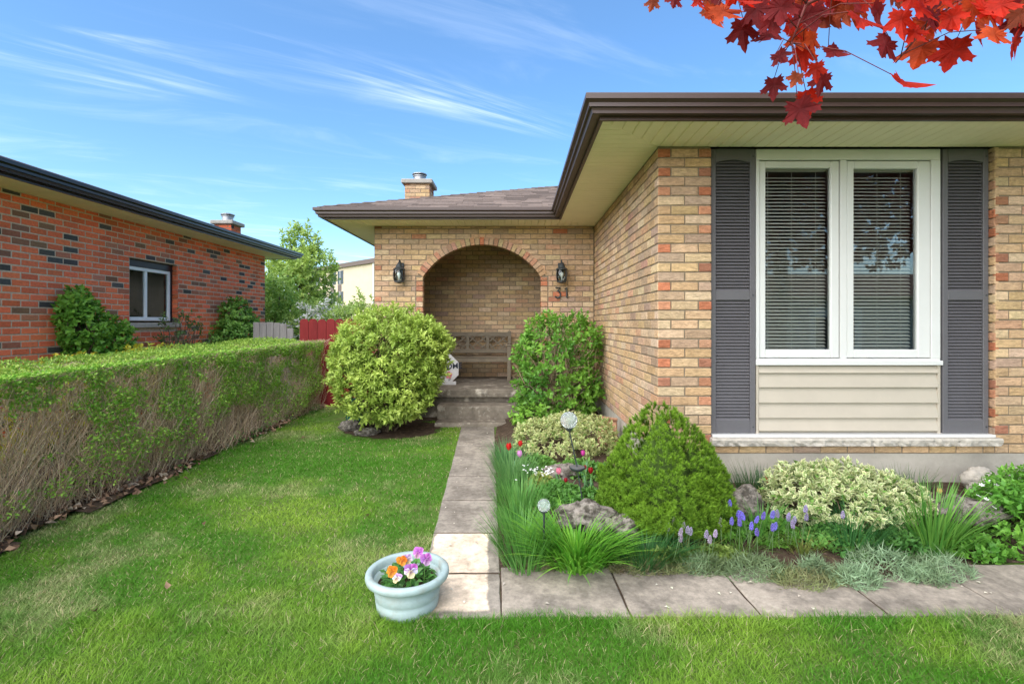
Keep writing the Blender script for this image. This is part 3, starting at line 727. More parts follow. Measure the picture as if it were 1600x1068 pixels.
# siding below
zz_ = [wz(673), wz(653), wz(629.5), wz(605.5), wz(583), wz(571.5)]
panel = MB().box((WX0+.001, YW+.03, .506), (WX1-.001, YW+.1, WZ0-.006)).build('siding_panel', MT['siding'], house)
for i in range(5):
    a, b = zz_[i], zz_[i+1]; x0, x1 = WX0+.022, WX1-.024; m = MB()
    V = []
    for x in (x0, x1): V += [(x, YW+.028, b-.001), (x, YW+.010, b-.002), (x, YW-.012, a+.008), (x, YW-.010, a+.002), (x, YW+.02, a+.004)]
    m.add(V, [(0, 1, 6, 5), (1, 2, 7, 6), (2, 3, 8, 7), (3, 4, 9, 8), (0, 4, 3, 2, 1), (5, 6, 7, 8, 9)]); m.build('siding_plank', MT['siding'], panel)
m = MB(); m.cbox((WX0, YW-.006, .5065), (WX0+.021, YW+.029, WZ0-.007), .003); m.cbox((WX1-.023, YW-.006, .5065), (WX1, YW+.029, WZ0-.007), .003); m.build('corner_trim', MT['siding'], panel)
MB().cbox((OX0+.002, YF-.012, .5055), (OX1-.006, YW+.03, .5055+.02), .003).build('sill_flashing', MT['white'], house)
def shutter(x0, x1, z0, z1):
    yb, yf = YW+.03, YW-.012; st = .042; m = MB()
    m.cbox((x0, yf, z0), (x0+st, yb, z1), .003); m.cbox((x1-st, yf, z0), (x1, yb, z1), .003)
    zm = z0+(z1-z0)*.485; b0, b1 = z0+.105, z1-.085
    m.cbox((x0+st+.0005, yf+.001, z0), (x1-st-.0005, yb, b0), .003); m.cbox((x0+st+.0005, yf+.001, zm-.038), (x1-st-.0005, yb, zm+.038), .003)
    # arched top rail
    V = [(x0+st+.0005, yf+.001, z1)]; n = 10
    arc = [(x0+st+.0005 + (x1-x0-2*st-.001)*i/n, b1 - .022*(1-math.sin(math.pi*i/n))) for i in range(n+1)]
    m.prism([(x, yf+.001, z) for x, z in arc] + [(x1-st-.0005, yf+.001, z1), (x0+st+.0005, yf+.001, z1)], (0, .03, 0))
    s = m.build('shutter', MT['shutter'], house)
    MB().box((x0+.01, yb-.004, z0+.01), (x1-.01, yb+.002, z1-.01)).build('backing', MT['shutter'], s)
    sl = None; pitch = .0255
    for za, zb in ((b0, zm-.038), (zm+.038, b1)):
        n = int((zb-za)/pitch); 
        for i in range(n):
            z = za + (zb-za)*(i+.5)/n
            if sl is None:
                w = x1-x0-2*st-.004; q = MB()
                q.add([(-w/2, 0, -.013), (w/2, 0, -.013), (w/2, .024, .012), (-w/2, .024, .012), (-w/2, .004, -.014), (w/2, .004, -.014), (w/2, .027, .010), (-w/2, .027, .010)],
                      [(0, 1, 2, 3), (7, 6, 5, 4), (0, 4, 5, 1), (1, 5, 6, 2), (2, 6, 7, 3), (3, 7, 4, 0)]); sl = q.mesh('slat')
            o = link('slat', sl, MT['shutter'], s); o.matrix_basis = Matrix.Translation(((x0+x1)/2, yf+.007, z))
    sc = MB()
    for z in (z0+.05, zm, z1-.06): sc.lathe([(.006, 0), (.006, .004), (.003, .006)], 8, (0, 0, 0)) if False else sc.box((x1-.024, yf-.003, z-.005), (x1-.014, yf+.002, z+.005))
    sc.build('screw', MT['iron'], s)
shutter(OX0+.006, WX0-.008, .527, ZS-.006); shutter(WX1+.012, OX1-.012, .527, ZS-.006)
# dark room behind the glass
m = MB(); xa, xb, yb2 = WX0-.3, WX1+.3, YW+3.0
for a, b in (((xa, yb2, .0), (xb, yb2+.05, 2.77)), ((xa-.05, YF+.26, 0), (xa, yb2, 2.77)), ((xb, YF+.26, 0), (xb+.05, yb2, 2.77)), ((xa, YF+.26, 2.72), (xb, yb2, 2.77)), ((xa, YF+.26, 0), (xb, yb2, .05)),
             ((xa, YF+.2505, .05), (WX0+.01, YF+.2595, 2.72)), ((WX1-.01, YF+.2505, .05), (xb, YF+.2595, 2.72)), ((WX0+.01, YF+.2505, .05), (WX1-.01, YF+.2595, WZ0))): m.box(a, b)
m.build('room', MT['dark'], house)
def blind(x0, x1, z0, z1, label):
    r = root('window_blind', label, 'blind', ((x0+x1)/2, YW+.12, z0))
    MB().cbox((x0, YW+.10, z1-.035), (x1, YW+.14, z1), .003).build('headrail', MT['blind'], r)
    m = MB(); n = int((z1-z0-.05)/.0285)
    for i in range(n):
        z = z0+.012+i*.0285; m.add([(x0, YW+.105, z-.009), (x1, YW+.105, z-.009), (x1, YW+.131, z+.009), (x0, YW+.131, z+.009), (x0, YW+.118, z+.003), (x1, YW+.118, z+.003)], [(0, 1, 5, 4), (4, 5, 2, 3)])
    o = m.build('slats', MT['blind'], r); o['kind'] = 'stuff'
    for t in (.15, .5, .85): 
        x = x0+(x1-x0)*t; MB().box((x-.0012, YW+.103, z0), (x+.0012, YW+.1045, z1-.03)).build('cord', MT['blind'], r)
    MB().cbox((x0, YW+.106, z0-.01), (x1, YW+.13, z0+.003), .002).build('bottom_rail', MT['blind'], r)
blind(gl[0][0]-.02, gl[0][1]+.02, gl[0][2]-.015, gl[0][3]+.04, 'open venetian blind behind the window pane next to the brick corner pier')
blind(gl[1][0]-.02, gl[1][1]+.02, gl[1][2]-.015, gl[1][3]+.04, 'open venetian blind behind the window pane farther from the porch')

# ---- porch steps
def ragged(x0, x1, y0, y1, z0, z1, name, seed, amp=.012):
    """concrete tread with a chipped nosing"""
    rg = np.random.default_rng(seed); n = 46; V = []; F = []
    nz = lambda: max(-1.5, min(1.5, rg.normal()))*amp
    w1 = np.convolve([nz() for _ in range(n+3)], [.3, .4, .3], 'valid')
    for i in range(n+1):
        x = x0+(x1-x0)*i/n; q = abs(w1[i])
        V += [(x, y1, z1), (x, y0+.03+q, z1-.001*rg.random()), (x, y0+.008+q*.9, z1-.014-q*.3), (x, y0+.002+abs(nz())*.4, z1-(z1-z0)*.55), (x, y0+.004+abs(nz())*.5, z0), (x, y1, z0)]
    for i in range(n):
        for k in range(6): F.append((i*6+k, i*6+(k+1) % 6, i*6+6+(k+1) % 6, i*6+6+k))
    F += [tuple(range(6)), tuple(n*6+k for k in range(6))]
    mb = MB(); mb.add(V, F); return mb.build(name, MT['step'], house)
ragged(-1.9, 1.09, 6.93, 8.56, .365, .472, 'porch_slab', 1, .013)
MB().box((-1.85, 7.02, -.05), (1.0, 8.5, .364)).build('porch_base', MT['step'], house)
ragged(-1.07, .12, 6.64, 7.03, .12, .287, 'step', 2, .006)
ragged(-1.06, .12, 6.385, 6.66, .0, .112, 'step', 3, .005)
MB().box((-1.05, 6.651, -.05), (.1, 7.0, .119)).build('step_base', MT['step'], house)

# ---- house number
def strokes(chars, mat, name, parent, z, x, y, h):
    for ch in chars:
        pass
num3 = [(-.36, .47), (.30, .47), (-.05, .10)]; 
pts3 = [(-.30, .46), (.27, .46), (-.06, .12)] + [(-.02+.34*math.cos(a), -.18+.31*math.sin(a)) for a in np.linspace(1.45, -2.75, 14)]
h = .155
def number(pts, cx, cz, r):
    m = MB(); m.tube([(cx+a*h*.75, YA-.02, cz+b*h) for a, b in pts], r, 8); return m.build('house_number', MT['iron'], house)
number(pts3, .580, 1.828, .0105)
number([(-.22, .30), (.02, .48), (.02, -.42), (.16, -.47)], .705, 1.828, .0105)
# ------------------------------------------------------------------ the red brick neighbour
XN, YN0, YN1 = -5.5, 1.6, 10.85; ZN = 2.845; RCO, RLB = .0762, .206
nb = root('brick_house', 'red brick bungalow with scattered dark bricks, black gutter and small white window', 'house', (-7.5, 6, 0))
NW = (7.06, 8.05, 1.40, 2.33)                              # opening: y0 y1 z0 z1
nwall = MB(); e = .0035
nwall.box((XN-.3, YN0, -.1), (XN-e, NW[0], ZN)); nwall.box((XN-.3, NW[1], -.1), (XN-e, YN1, ZN))
nwall.box((XN-.3, NW[0], -.1), (XN-e, NW[1], NW[2])); nwall.box((XN-.3, NW[0], NW[3]), (XN-e, NW[1], ZN))
nwall.box((XN-7, YN1-.3, -.1), (XN-.301, YN1, ZN)); nwall.box((XN-7, YN0, -.1), (XN-.301, YN0+.3, ZN))
nw = nwall.build('side_wall', MT['pale_mortar'], nb)
def redcol(k=0, p=0, q=0, ul=0):
    r = random.random(); v = .8+.4*random.random()
    if r < .09: c = (.105, .095, .092)
    elif r < .19: c = (.50, .19, .115)
    elif r < .24: c = (.30, .15, .095)
    else: c = (.86, .205, .095)  # red pushed up to make the shaded wall look lit
    return tuple(np.array(c)*v*(.94+.12*np.random.default_rng(random.randrange(1 << 30)).random(3)))
def ncut(z, zt):
    zm = (z+zt)/2; return [(NW[0]-YN0, NW[1]-YN0)] if NW[2]-.1 < zm < NW[3] else []
Bn = lay((XN, YN0, 0), (0, 1, 0), (1, 0, 0), YN1-YN0, .05, ZN, redcol, cuts=ncut, co=RCO, lb=RLB, start=lambda k: 0 if k % 2 == 0 else -RLB/2)
restn = put_bricks([(nw, Bn)], MT['redbrick'], 300, .014)
for k in range(13):                                        # brick return of the far window jamb
    z = NW[2]+k*RCO
    if z+RCO > NW[3]+.01: break
    restn.cur = redcol(); restn.box((XN-.10, NW[1]-.018, z+.005), (XN-.001, NW[1]+.02, z+RCO-.005))
restn.build('brickwork', MT['redbrick'], nb)['kind'] = 'stuff'
# its window, set back in the opening
YA_, YB_ = NW[0], NW[1]; xg = XN-.10; f = MB()
f.cbox((xg-.03, YA_+.002, NW[2]+.03), (xg+.02, YA_+.05, 2.22), .004); f.cbox((xg-.03, YB_-.10, NW[2]+.03), (xg+.02, YB_-.05, 2.22), .004)
f.cbox((xg-.03, YA_+.0505, 2.17), (xg+.02, YB_-.1005, 2.22), .004); f.cbox((xg-.03, YA_+.0505, NW[2]+.03), (xg+.025, YB_-.1005, NW[2]+.085), .004)
f.cbox((xg-.028, 7.46, NW[2]+.0855), (xg+.016, 7.51, 2.1695), .003)
nwin = f.build('window', M('bright_white_frame', (.92, .92, .91), .4, .02, 4), nb)  # frame white raised to brighten it within the eave shadow
MB().box((xg-.008, YA_+.05, NW[2]+.08), (xg-.004, 7.461, 2.17)).build('pane', MT['glass'], nwin)
MB().box((xg-.006, 7.509, NW[2]+.08), (xg-.002, YB_-.1, 2.17)).build('pane', MT['glass'], nwin)
m = MB(); m.box((xg-.03, YA_+.001, 2.2205), (xg+.03, YB_-.002, NW[3]-.001)); m.box((xg-.03, YB_-.0495, NW[2]+.03), (xg+.03, YB_-.019, 2.22)); m.build('dark_trim', MT['black'], nwin)
m = MB(); m.box((XN-.9, YA_-.3, 1.2), (XN-.85, YB_+.3, 2.4)); m.box((XN-.9, YA_-.3, 1.2), (XN-.301, YA_-.25, 2.4)); m.box((XN-.9, YB_+.25, 1.2), (XN-.301, YB_+.3, 2.4)); m.box((XN-.9, YA_-.3, 2.4), (XN-.301, YB_+.3, 2.45)); m.build('room', MT['dark'], nb)
m = MB()
for i in range(19): m.tube([(xg-.06-.01*(i % 2), 7.22+.036*i, 1.45), (xg-.06-.01*(i % 2), 7.22+.036*i, 2.17)], .021, 8)
m.build('curtain', M('curtain_cloth', (.8, .78, .74), .9, .1, 10), nb)
MB().cbox((XN-.08, NW[0]-.06, NW[2]-.075), (XN+.035, NW[1]+.06, NW[2]-.002), .008).build('window_sill', MT['sill'], nb)
GXN = XN+.475; GYN = YN1+.475
npath = lambda o: [(GXN+o, -1.0), (GXN+o, GYN+o), (XN-8, GYN+o)]
gz0 = ZN+.0
sweep([(o, z-2.795+gz0+.02) for o, z in gut], npath, MT['black'], 'gutter', nb)
sweep([(-.02, gz0-.01), (.003, gz0-.01), (.003, gz0+.019), (0, gz0+.15), (-.02, gz0+.15)], npath, MT['black'], 'fascia', nb)
nsof = bpy.data.objects.new('soffit', None); COL.objects.link(nsof); par(nsof, nb); WINV[nsof.name] = Matrix.Identity(4)
y = 1.0
while y < GYN-.01:
    a, b = y+.0012, min(y+.30, GYN)-.0012; m = MB(); m.cbox((XN-.02, a, gz0), (GXN-.021, b, gz0+.012), .003); m.build('soffit_panel', MT['soffit2'], nsof); y += .30
MB().box((XN-7, YN1+.001, gz0), (XN-.021, GYN-.003, gz0+.012)).build('soffit_panel', MT['soffit2'], nsof)
m = MB(); zr = gz0+.15; rx = XN-3.6
roof_plane(m, [(GXN+.05, -1, zr), (GXN+.05, GYN+.05, zr), (rx, GYN+.05-4.1, zr+.33*4.1), (rx, -1, zr+.33*4.1)])
roof_plane(m, [(GXN+.05, GYN+.05, zr), (rx-4.1, GYN+.05, zr), (rx, GYN+.05-4.1, zr+.33*4.1)])
nr_ = m.build('roof', MT['shingle'], nb); nr_.color = (.4, .4, .42, 1)
chimney(nr_, -6.75, 11.6, .40, 2.9, 3.66, MT['redbrick'], lambda *a: tuple(q*.55 for q in redcol()))
m = MB(); m.tube([(XN-.01, 8.2, .98), (XN+.04, 8.2, .98)], .035, 10); m.build('dryer_vent', MT['iron'], nb)

# ------------------------------------------------------------------ fences between the houses
fence = root('picket_fence', 'low red stained fence with round topped boards between the two houses', 'fence', (-2.7, 8.0, 0))
pk = MB(); w, t, hh = .136, .018, 1.40
prof = [(-w/2, 0), (w/2, 0), (w/2, hh-.055)] + [(w/2*math.cos(a), hh-.055+.055*math.sin(a)) for a in np.linspace(0, math.pi, 9)[1:-1]] + [(-w/2, hh-.055)]
pk.prism([(x, 0, z) for x, z in prof], (0, t, 0)); pkm = pk.mesh('board')
x = -3.42; i = 0
while x < -2.1:
    o = link('board', pkm, MT['redfence'], fence); o.matrix_basis = Matrix.Translation((x, 7.98+.002*(i % 2), gz(0, 8)+random.uniform(-.012, .012))); x += .142; i += 1
m = MB(); m.box((-3.5, 8.0005, .35), (-2.05, 8.04, .44)); m.box((-3.5, 8.0005, 1.05), (-2.05, 8.04, 1.14)); m.build('rail', MT['redfence'], fence)
gf = root('board_fence', 'grey weathered board fence at the end of the red brick house', 'fence', (-4.4, 8.7, 0))
for k, x in enumerate(np.arange(-4.62, -3.98, .118)):
    hgt = 1.40 - .03*(k == 4) + random.uniform(-.012, .01) - .10*(k >= 5); m = MB(); m.cbox((x, 8.7, 0), (x+.112, 8.72, hgt), .004); m.build('board', MT['greyfence'], gf)
MB().cbox((-4.7, 8.7205, .3), (-3.95, 8.76, .39), .004).build('rail', MT['greyfence'], gf)
m = MB(); m.cbox((-3.80, 8.68, 0), (-3.70, 8.78, 1.30), .006); m.lathe([(.055, 1.30), (.05, 1.33), (.02, 1.345)], 4, (-3.75, 8.73, 0))
m.build('fence_post', MT['greyfence'], gf)

# ------------------------------------------------------------------ far apartment block
ap = root('apartment_building', 'beige flat roofed apartment block with dark window strips far behind', 'building', (-22, 66, 0))
A = Vector((-32.5, 74.3, 0)); Bp = Vector((-17.2+3.0, 60-2.8, 0)); u = (Bp-A).normalized(); nrm = Vector((u.y, -u.x, 0)); Ltot = (Bp-A).length; HT = 9.15
def fbox(mb, s0, s1, z0, z1, o0, o1):
    P = [A+u*s0+nrm*o0, A+u*s1+nrm*o0, A+u*s1+nrm*o1, A+u*s0+nrm*o1]
    mb.prism([(p.x, p.y, z0) for p in P], (0, 0, z1-z0))
m = MB(); fbox(m, 0, Ltot, 0, HT-.55, -12, 0); wall = m.build('wall', MT['apt'], ap)
m = MB(); fbox(m, -.3, Ltot+.3, HT-.55, HT, -12.3, .3); m.build('roof', MT['aptroof'], ap)
s = .6
for s in (1.0, 3.1, 5.2, 7.5, 9.8, 11.8):
    for zf in (1.0, 3.75, 6.5):
        m = MB(); fbox(m, s, s+(1.5 if int(s*10) % 3 else 1.0), zf, zf+1.75, -.02, .03); wdw = m.build('window', MT['aptdark'], ap)
        m = MB(); fbox(m, s+.62, s+.70, zf, zf+1.75, .031, .05); m.build('frame', MT['white'], wdw)
    m = MB(); fbox(m, s, s+1.0, 2.80, 3.7, -.02, .025); m.build('spandrel', MT['aptroof'], ap)
    m = MB(); fbox(m, s, s+1.0, 5.55, 6.45, -.02, .025); m.build('spandrel', MT['aptroof'], ap)
m = MB(); p = A+u*(Ltot-4.2)+nrm*.1; m.tube([(p.x, p.y, 0), (p.x, p.y, HT-.5)], .1, 8); m.build('downpipe', MT['white'], ap)

# ------------------------------------------------------------------ house across the street (seen mirrored in the window)
oh = root('bungalow', 'pale bungalow with a white garage door across the street', 'house', (17, -19, 0))
MB().box((7, -25, -.1), (27, -18.5, 2.8)).build('wall', MT['render_wall'], oh)
m = MB(); roof_plane(m, [(6.4, -17.9, 2.8), (27.6, -17.9, 2.8), (24.5, -21.8, 4.3), (9.5, -21.8, 4.3)]); roof_plane(m, [(6.4, -25.6, 2.8), (6.4, -17.9, 2.8), (9.5, -21.8, 4.3)]); roof_plane(m, [(27.6, -17.9, 2.8), (27.6, -25.6, 2.8), (24.5, -21.8, 4.3)])
orf = m.build('roof', MT['shingle'], oh); orf.color = (.7, .6, .55, 1)
gd = MB().box((15.5, -18.499, 0), (18.3, -18.42, 2.2)).build('garage_door', MT['garage'], oh)
MB().box((15.85, -18.419, 0.1), (17.9, -18.40, 1.7)).build('panel', MT['aptdark'], gd)
for x in (9, 21.5): MB().box((x, -18.499, .9), (x+2, -18.45, 2.2)).build('window', MT['aptdark'], oh)

# ------------------------------------------------------------------ lanterns, bench, sign
def lantern(x, label):
    y = YA-.012; r = root('wall_lantern', label, 'lantern', (x, y, 1.98), 'pair of porch lanterns')
    c = (x, y-.115, 0)
    m = MB(); m.cbox((x-.045, y-.02, 2.03), (x+.045, y-.001, 2.25), .006); m.build('back_plate', MT['iron'], r)
    m = MB(); m.tube([(x, y-.01, 2.10), (x, y-.03, 2.25), (x, y-.07, 2.285), (x, y-.105, 2.275), (x, y-.115, 2.24)], .009, 8); m.tube([(x, y-.115, 2.235), (x, y-.115, 2.275)], [.012, .004], 8); m.build('arm', MT['iron'], r, True)
    MB().lathe([(.010, 2.25), (.02, 2.235), (.032, 2.22), (.052, 2.175), (.078, 2.155), (.085, 2.15), (.085, 2.142), (.07, 2.14)], 24, c).build('cap', MT['iron'], r)
    pr = [(.066, 2.14), (.075, 2.10), (.078, 2.06), (.072, 2.01), (.060, 1.985)]
    MB().lathe(pr, 24, c, False).build('glass', MT['lamp_glass'], r, True)
    for k in range(6):
        a = k*math.pi/3+.3; m = MB(); m.tube([(c[0]+(q+.002)*math.cos(a), c[1]+(q+.002)*math.sin(a), z) for q, z in pr], .005, 6); m.build('rib', MT['iron'], r)
    MB().lathe([(.062, 1.986), (.066, 1.98), (.066, 1.968), (.04, 1.962), (.012, 1.95)], 24, c).build('base', MT['iron'], r)
    m = MB(); m.lathe([(.006, 1.99), (.012, 2.03), (.026, 2.07), (.028, 2.085), (.018, 2.105), (.003, 2.112)], 14, c); m.build('bulb', MT['bulb'], r, True)
lantern(-1.655, 'black caged wall lantern between the arch and the far house corner')
lantern(.625, 'black caged wall lantern above the house number 31')

def bench():
    x0, x1 = -1.56, -.10; zf = .472; yb, yf = 8.36, 7.92
    r = root('garden_bench', 'weathered wooden bench with criss-cross lattice back on the porch', 'bench', ((x0+x1)/2, 8.1, zf))
    up = lambda z: 8.30+.10*(z-.85)/.4
    for x in (x0+.03, x1-.03):
        m = MB(); m.bar((x, yb-.06, zf), (x, up(.85), .85), .055, .055, (0, 1, 0)); m.bar((x, up(.85), .85), (x, up(1.25), 1.25), .055, .05, (0, 1, 0)); m.build('leg', MT['bench'], r)
        m = MB(); m.bar((x, yf, zf), (x, yf+.01, 1.03), .055, .055, (0, 1, 0)); m.build('leg', MT['bench'], r)
        m = MB(); m.cbox((x-.035, yf-.03, 1.03), (x+.035, up(1.03)-.02, 1.055), .006); m.build('armrest', MT['bench'], r)
    for k in range(5):
        y = yf-.01+k*.078; MB().cbox((x0+.01, y, .838-.003*k), (x1-.01, y+.066, .858-.003*k), .004).build('seat_slat', MT['bench'], r)
    m = MB(); m.cbox((x0+.06, yf-.005, .775), (x1-.06, yf+.02, .8365), .003); m.build('apron', MT['bench'], r)
    for z, hgt in ((1.205, .07), (.925, .06)):
        m = MB(); m.bar((x0+.058, up(z), z), (x1-.058, up(z), z), .03, hgt, (0, .25, 1)); m.build('back_rail', MT['bench'], r)
    n = 4; wp_ = (x1-x0-.116)/n; z0, z1 = .956, 1.17
    for k in range(n):
        a = x0+.058+wp_*k; b = a+wp_
        if k: MB().bar((a, up(z0), z0-.001), (a, up(z1), z1+.001), .05, .024, (0, 1, 0)).build('back_post', MT['bench'], r)
        lat = MB(); a += .03; b -= .03; cx, cz = (a+b)/2, (z0+z1)/2
        def st(p, q, o): lat.bar((p[0], up(p[1])+o, p[1]), (q[0], up(q[1])+o, q[1]), .012, .022, (0, 0, 1))
        st((a, z0), (b, z1), -.004); st((a, z1), (b, z0), .004)
        st((a, cz+.02), (a+(cx-a)*.62, z1), -.008); st((b, cz-.02), (cx+(b-cx)*.38, z0), -.008); st((a, cz-.02), (a+(cx-a)*.62, z0), .008); st((b, cz+.02), (cx+(b-cx)*.38, z1), .008)
        lat.build('lattice', MT['bench'], r)
bench()
def welcome_sign():
    cx, y, zf = -1.115, 7.50, .472; rr = .245
    r = root('welcome_sign', 'white octagonal welcome sign with a pink flower leaning on the porch', 'sign', (cx, y, zf))
    L_ = rad(-8)
    T = Matrix.Translation((cx, y, zf)) @ Matrix.Rotation(L_, 4, 'X')
    oct_ = [(rr*math.cos(a), 0, rr*.955+rr*math.sin(a)) for a in np.arange(8)*math.pi/4+math.pi/8]
    m = MB(); m.prism([T @ Vector(p) for p in oct_], T.to_3x3() @ Vector((0, .025, 0))); m.build('board', MT['signw'], r)
    cu = bpy.data.curves.new('lettering', 'FONT'); cu.body = 'WELCOME'; cu.size = .118; cu.align_x = 'CENTER'; cu.extrude = .0015; cu.offset = .0022
    o = bpy.data.objects.new('lettering', cu); COL.objects.link(o)
    o.matrix_world = T @ Matrix.Translation((0, -.003, .225)) @ Matrix.Rotation(rad(-4), 4, 'Y') @ Matrix.Rotation(rad(90), 4, 'X')
    bpy.context.view_layer.update(); dg = bpy.context.evaluated_depsgraph_get(); me = bpy.data.meshes.new_from_object(o.evaluated_get(dg)); mw = o.matrix_world.copy()
    bpy.data.objects.remove(o); me.transform(mw); me.materials.clear(); link('lettering', me, MT['signk'], r)
    m = MB()
    for k in range(5):
        a = k*1.2566+.3; m.prism([T @ Vector((.08+.032*math.cos(a)+.026*math.cos(t), -.002, .14+.032*math.sin(a)+.026*math.sin(t))) for t in np.arange(8)*math.pi/4], T.to_3x3() @ Vector((0, -.002, 0)))
    m.build('flower', MT['pink'], r)
    m = MB(); m.prism([T @ Vector(p) for p in ((.085, -.001, .10), (.093, -.001, .10), (.087, -.001, .03), (.080, -.001, .03))], T.to_3x3() @ Vector((0, -.002, 0))); m.prism([T @ Vector(p) for p in ((.087, -.001, .06), (.115, -.001, .085), (.12, -.001, .075))], T.to_3x3() @ Vector((0, -.002, 0))); m.build('flower_stem', MT['signk'], r)
    MB().box((cx-.05, y-.05, zf), (cx+.2, y-.02, zf+.05)).build('stand', MT['signw'], r)
welcome_sign()
# ------------------------------------------------------------------ planting
def bush_leaves(centers, n, size, c1, c2, seed, up=.5, sprig=9, depth=.16, gap=.0, droop=.25, ratio=.5, lift=.35, bottom=None):
    """leaves in small layered sprigs over the surface of several rounded lobes [(c, r3)]"""
    rg = np.random.default_rng(seed); P = []; O = []
    C_ = [np.array(c, float) for c, _ in centers]; R_ = [np.array(r, float) for _, r in centers]
    area = np.array([(r[0]*r[1]*r[2])**(2/3) for r in R_]); area /= area.sum()
    m = n // sprig
    for c, r, a in zip(C_, R_, area):
        k = int(m*a*1.35); d = sphere_dirs(k, rg); rad_ = 1 - depth*rg.random(k)**1.6
        bump_ = 1 + .15*(fbm(d[:, 0]*3.1+seed, d[:, 2]*3.1+d[:, 1]*2.3+9, seed)-.5)*2 + .13*(fbm(d[:, 0]*10+seed, d[:, 2]*13+d[:, 1]*8+9, seed+6)-.5)
        p = c + d*r*(rad_*bump_)[:, None]; ok = np.ones(k, bool)
        for c2_, r2_ in zip(C_, R_):
            if c2_ is c: continue
            ok &= (((p-c2_)/r2_)**2).sum(1) > .72
        if bottom is not None: ok &= p[:, 2] > bottom + .06*rg.random(k)
        P.append(p[ok]); O.append(unit(d/r)[ok])
    P = np.concatenate(P); O = np.concatenate(O); k = len(P)
    tone = fbm(P[:, 0]*4+3, P[:, 2]*4+P[:, 1]*3+7, seed+3)
    V = []
    az = rg.random((k, 1))*6.283
    t1 = unit(np.cross(O, rg.normal(size=(k, 3)))); 
    axis = unit(O*(1-up) + np.array([0, 0, lift]) + .35*rg.normal(size=(k, 3)))
    for j in range(sprig):
        t = j/sprig; ang = 2.399*j + az
        s1 = unit(np.cross(axis, t1)); s2 = np.cross(s1, axis)
        side = s1*np.cos(ang) + s2*np.sin(ang)
        D = unit(side*(1.0-.35*t) + axis*(.35+.8*t) + np.array([0, 0, -droop]) + .22*rg.normal(size=(k, 3)))
        Nn = unit(axis + O*.3 + np.array([0, 0, up]) + .25*rg.normal(size=(k, 3)))
        b = P + axis*(size*1.6*t)
        f = np.clip(tone*1.3-.15+.35*(rg.random(k)-.5), 0, 1)[:, None]
        col = (np.array(c1)*(1-f) + np.array(c2)*f) * (1+.3*(rg.random((k, 1))-.5))
        V.append(leaves(b, D, Nn, size*(.75+.5*rg.random(k)), size*ratio*(.8+.4*rg.random(k)), col, droop=.15))
    return merge(V)
def twigs(base, targets, r0, r1, col, seed, segs=4, wob=.06):
    rg = np.random.default_rng(seed); A = []; B = []; ra = []; rb = []
    T = np.asarray(targets, float); n = len(T); b = np.asarray(base, float) + rg.normal(size=(n, 3))*np.array([.05, .05, 0])
    prev = b
    for s in range(segs):
        t = (s+1)/segs; bow = np.array([0, 0, .25])*np.sin(math.pi*t)*.5*np.linalg.norm(T-b, axis=1, keepdims=True)
        q = b + (T-b)*t + bow + (rg.normal(size=(n, 3))*wob*(t < 1))
        A.append(prev); B.append(q); ra.append(np.full(n, r0+(r1-r0)*s/segs)); rb.append(np.full(n, r0+(r1-r0)*(s+1)/segs)); prev = q
    A = np.concatenate(A); B = np.concatenate(B)
    return sticks(A, B, np.concatenate(ra), np.concatenate(rb), jitcol(col, len(A), .2, .05, rg), 5)
def stuffy(o): o['kind'] = 'stuff'; return o
def plant(name, label, cat, loc, group=None): return root(name, label, cat, loc, group)

# round clipped bush left of the steps
rb = plant('round_bush', 'large rounded light green clipped bush left of the porch steps', 'bush', (-1.62, 6.2, .06))
cen = [((-1.56, 6.18, .98), (.70, .64, .60)), ((-1.47, 6.05, .66), (.50, .52, .44)), ((-1.78, 6.12, .84), (.52, .50, .50)), ((-1.32, 6.10, 1.06), (.48, .46, .40)), ((-1.62, 6.0, .56), (.55, .48, .36))]
V, F, C = bush_leaves(cen, 27000, .052, (.24, .37, .05), (.56, .68, .15), 21, up=.9, sprig=10, depth=.13, droop=.22, ratio=.50, lift=.30)
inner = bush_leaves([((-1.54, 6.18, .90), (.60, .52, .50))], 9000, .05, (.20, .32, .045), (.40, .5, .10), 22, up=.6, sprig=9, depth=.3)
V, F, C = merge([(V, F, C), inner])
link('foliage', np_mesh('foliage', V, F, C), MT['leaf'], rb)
rg = np.random.default_rng(4); tg = np.array([-1.62, 6.18, .95]) + sphere_dirs(90, rg)*np.array([.66, .58, .5])
V, F, C = twigs((-1.62, 6.2, .04), tg, .014, .004, (.10, .075, .05), 5); link('stems', np_mesh('stems', V, F, C), MT['twig'], rb)
# loose shrub in the corner by the wing
ls = plant('leafy_shrub', 'loose bright green leafy shrub in the corner right of the porch steps', 'shrub', (.5, 6.35, .07))
cen = [((.46, 6.25, .95), (.43, .38, .46)), ((.70, 6.4, 1.05), (.32, .36, .42)), ((.36, 6.2, .58), (.36, .34, .36)), ((.72, 6.3, .52), (.32, .34, .36)), ((.34, 6.3, 1.22), (.20, .22, .24)), ((.88, 6.3, 1.16), (.15, .2, .22)), ((.24, 6.05, .28), (.26, .26, .20)), ((.14, 6.15, 1.0), (.14, .16, .16))]
V, F, C = bush_leaves(cen, 9500, .060, (.08, .23, .03), (.25, .48, .06), 33, up=.3, sprig=7, depth=.5, droop=.1, ratio=.62, lift=.55, bottom=.12)
link('foliage', np_mesh('foliage', V, F, C), MT['leaf'], ls)
rg = np.random.default_rng(6); tg = np.array([.48, 6.28, .85]) + sphere_dirs(130, rg)*np.array([.56, .42, .62]); tg[:, 2] = np.maximum(tg[:, 2], .25)
V, F, C = twigs((.5, 6.4, .05), tg, .011, .003, (.34, .26, .17), 7, wob=.06)
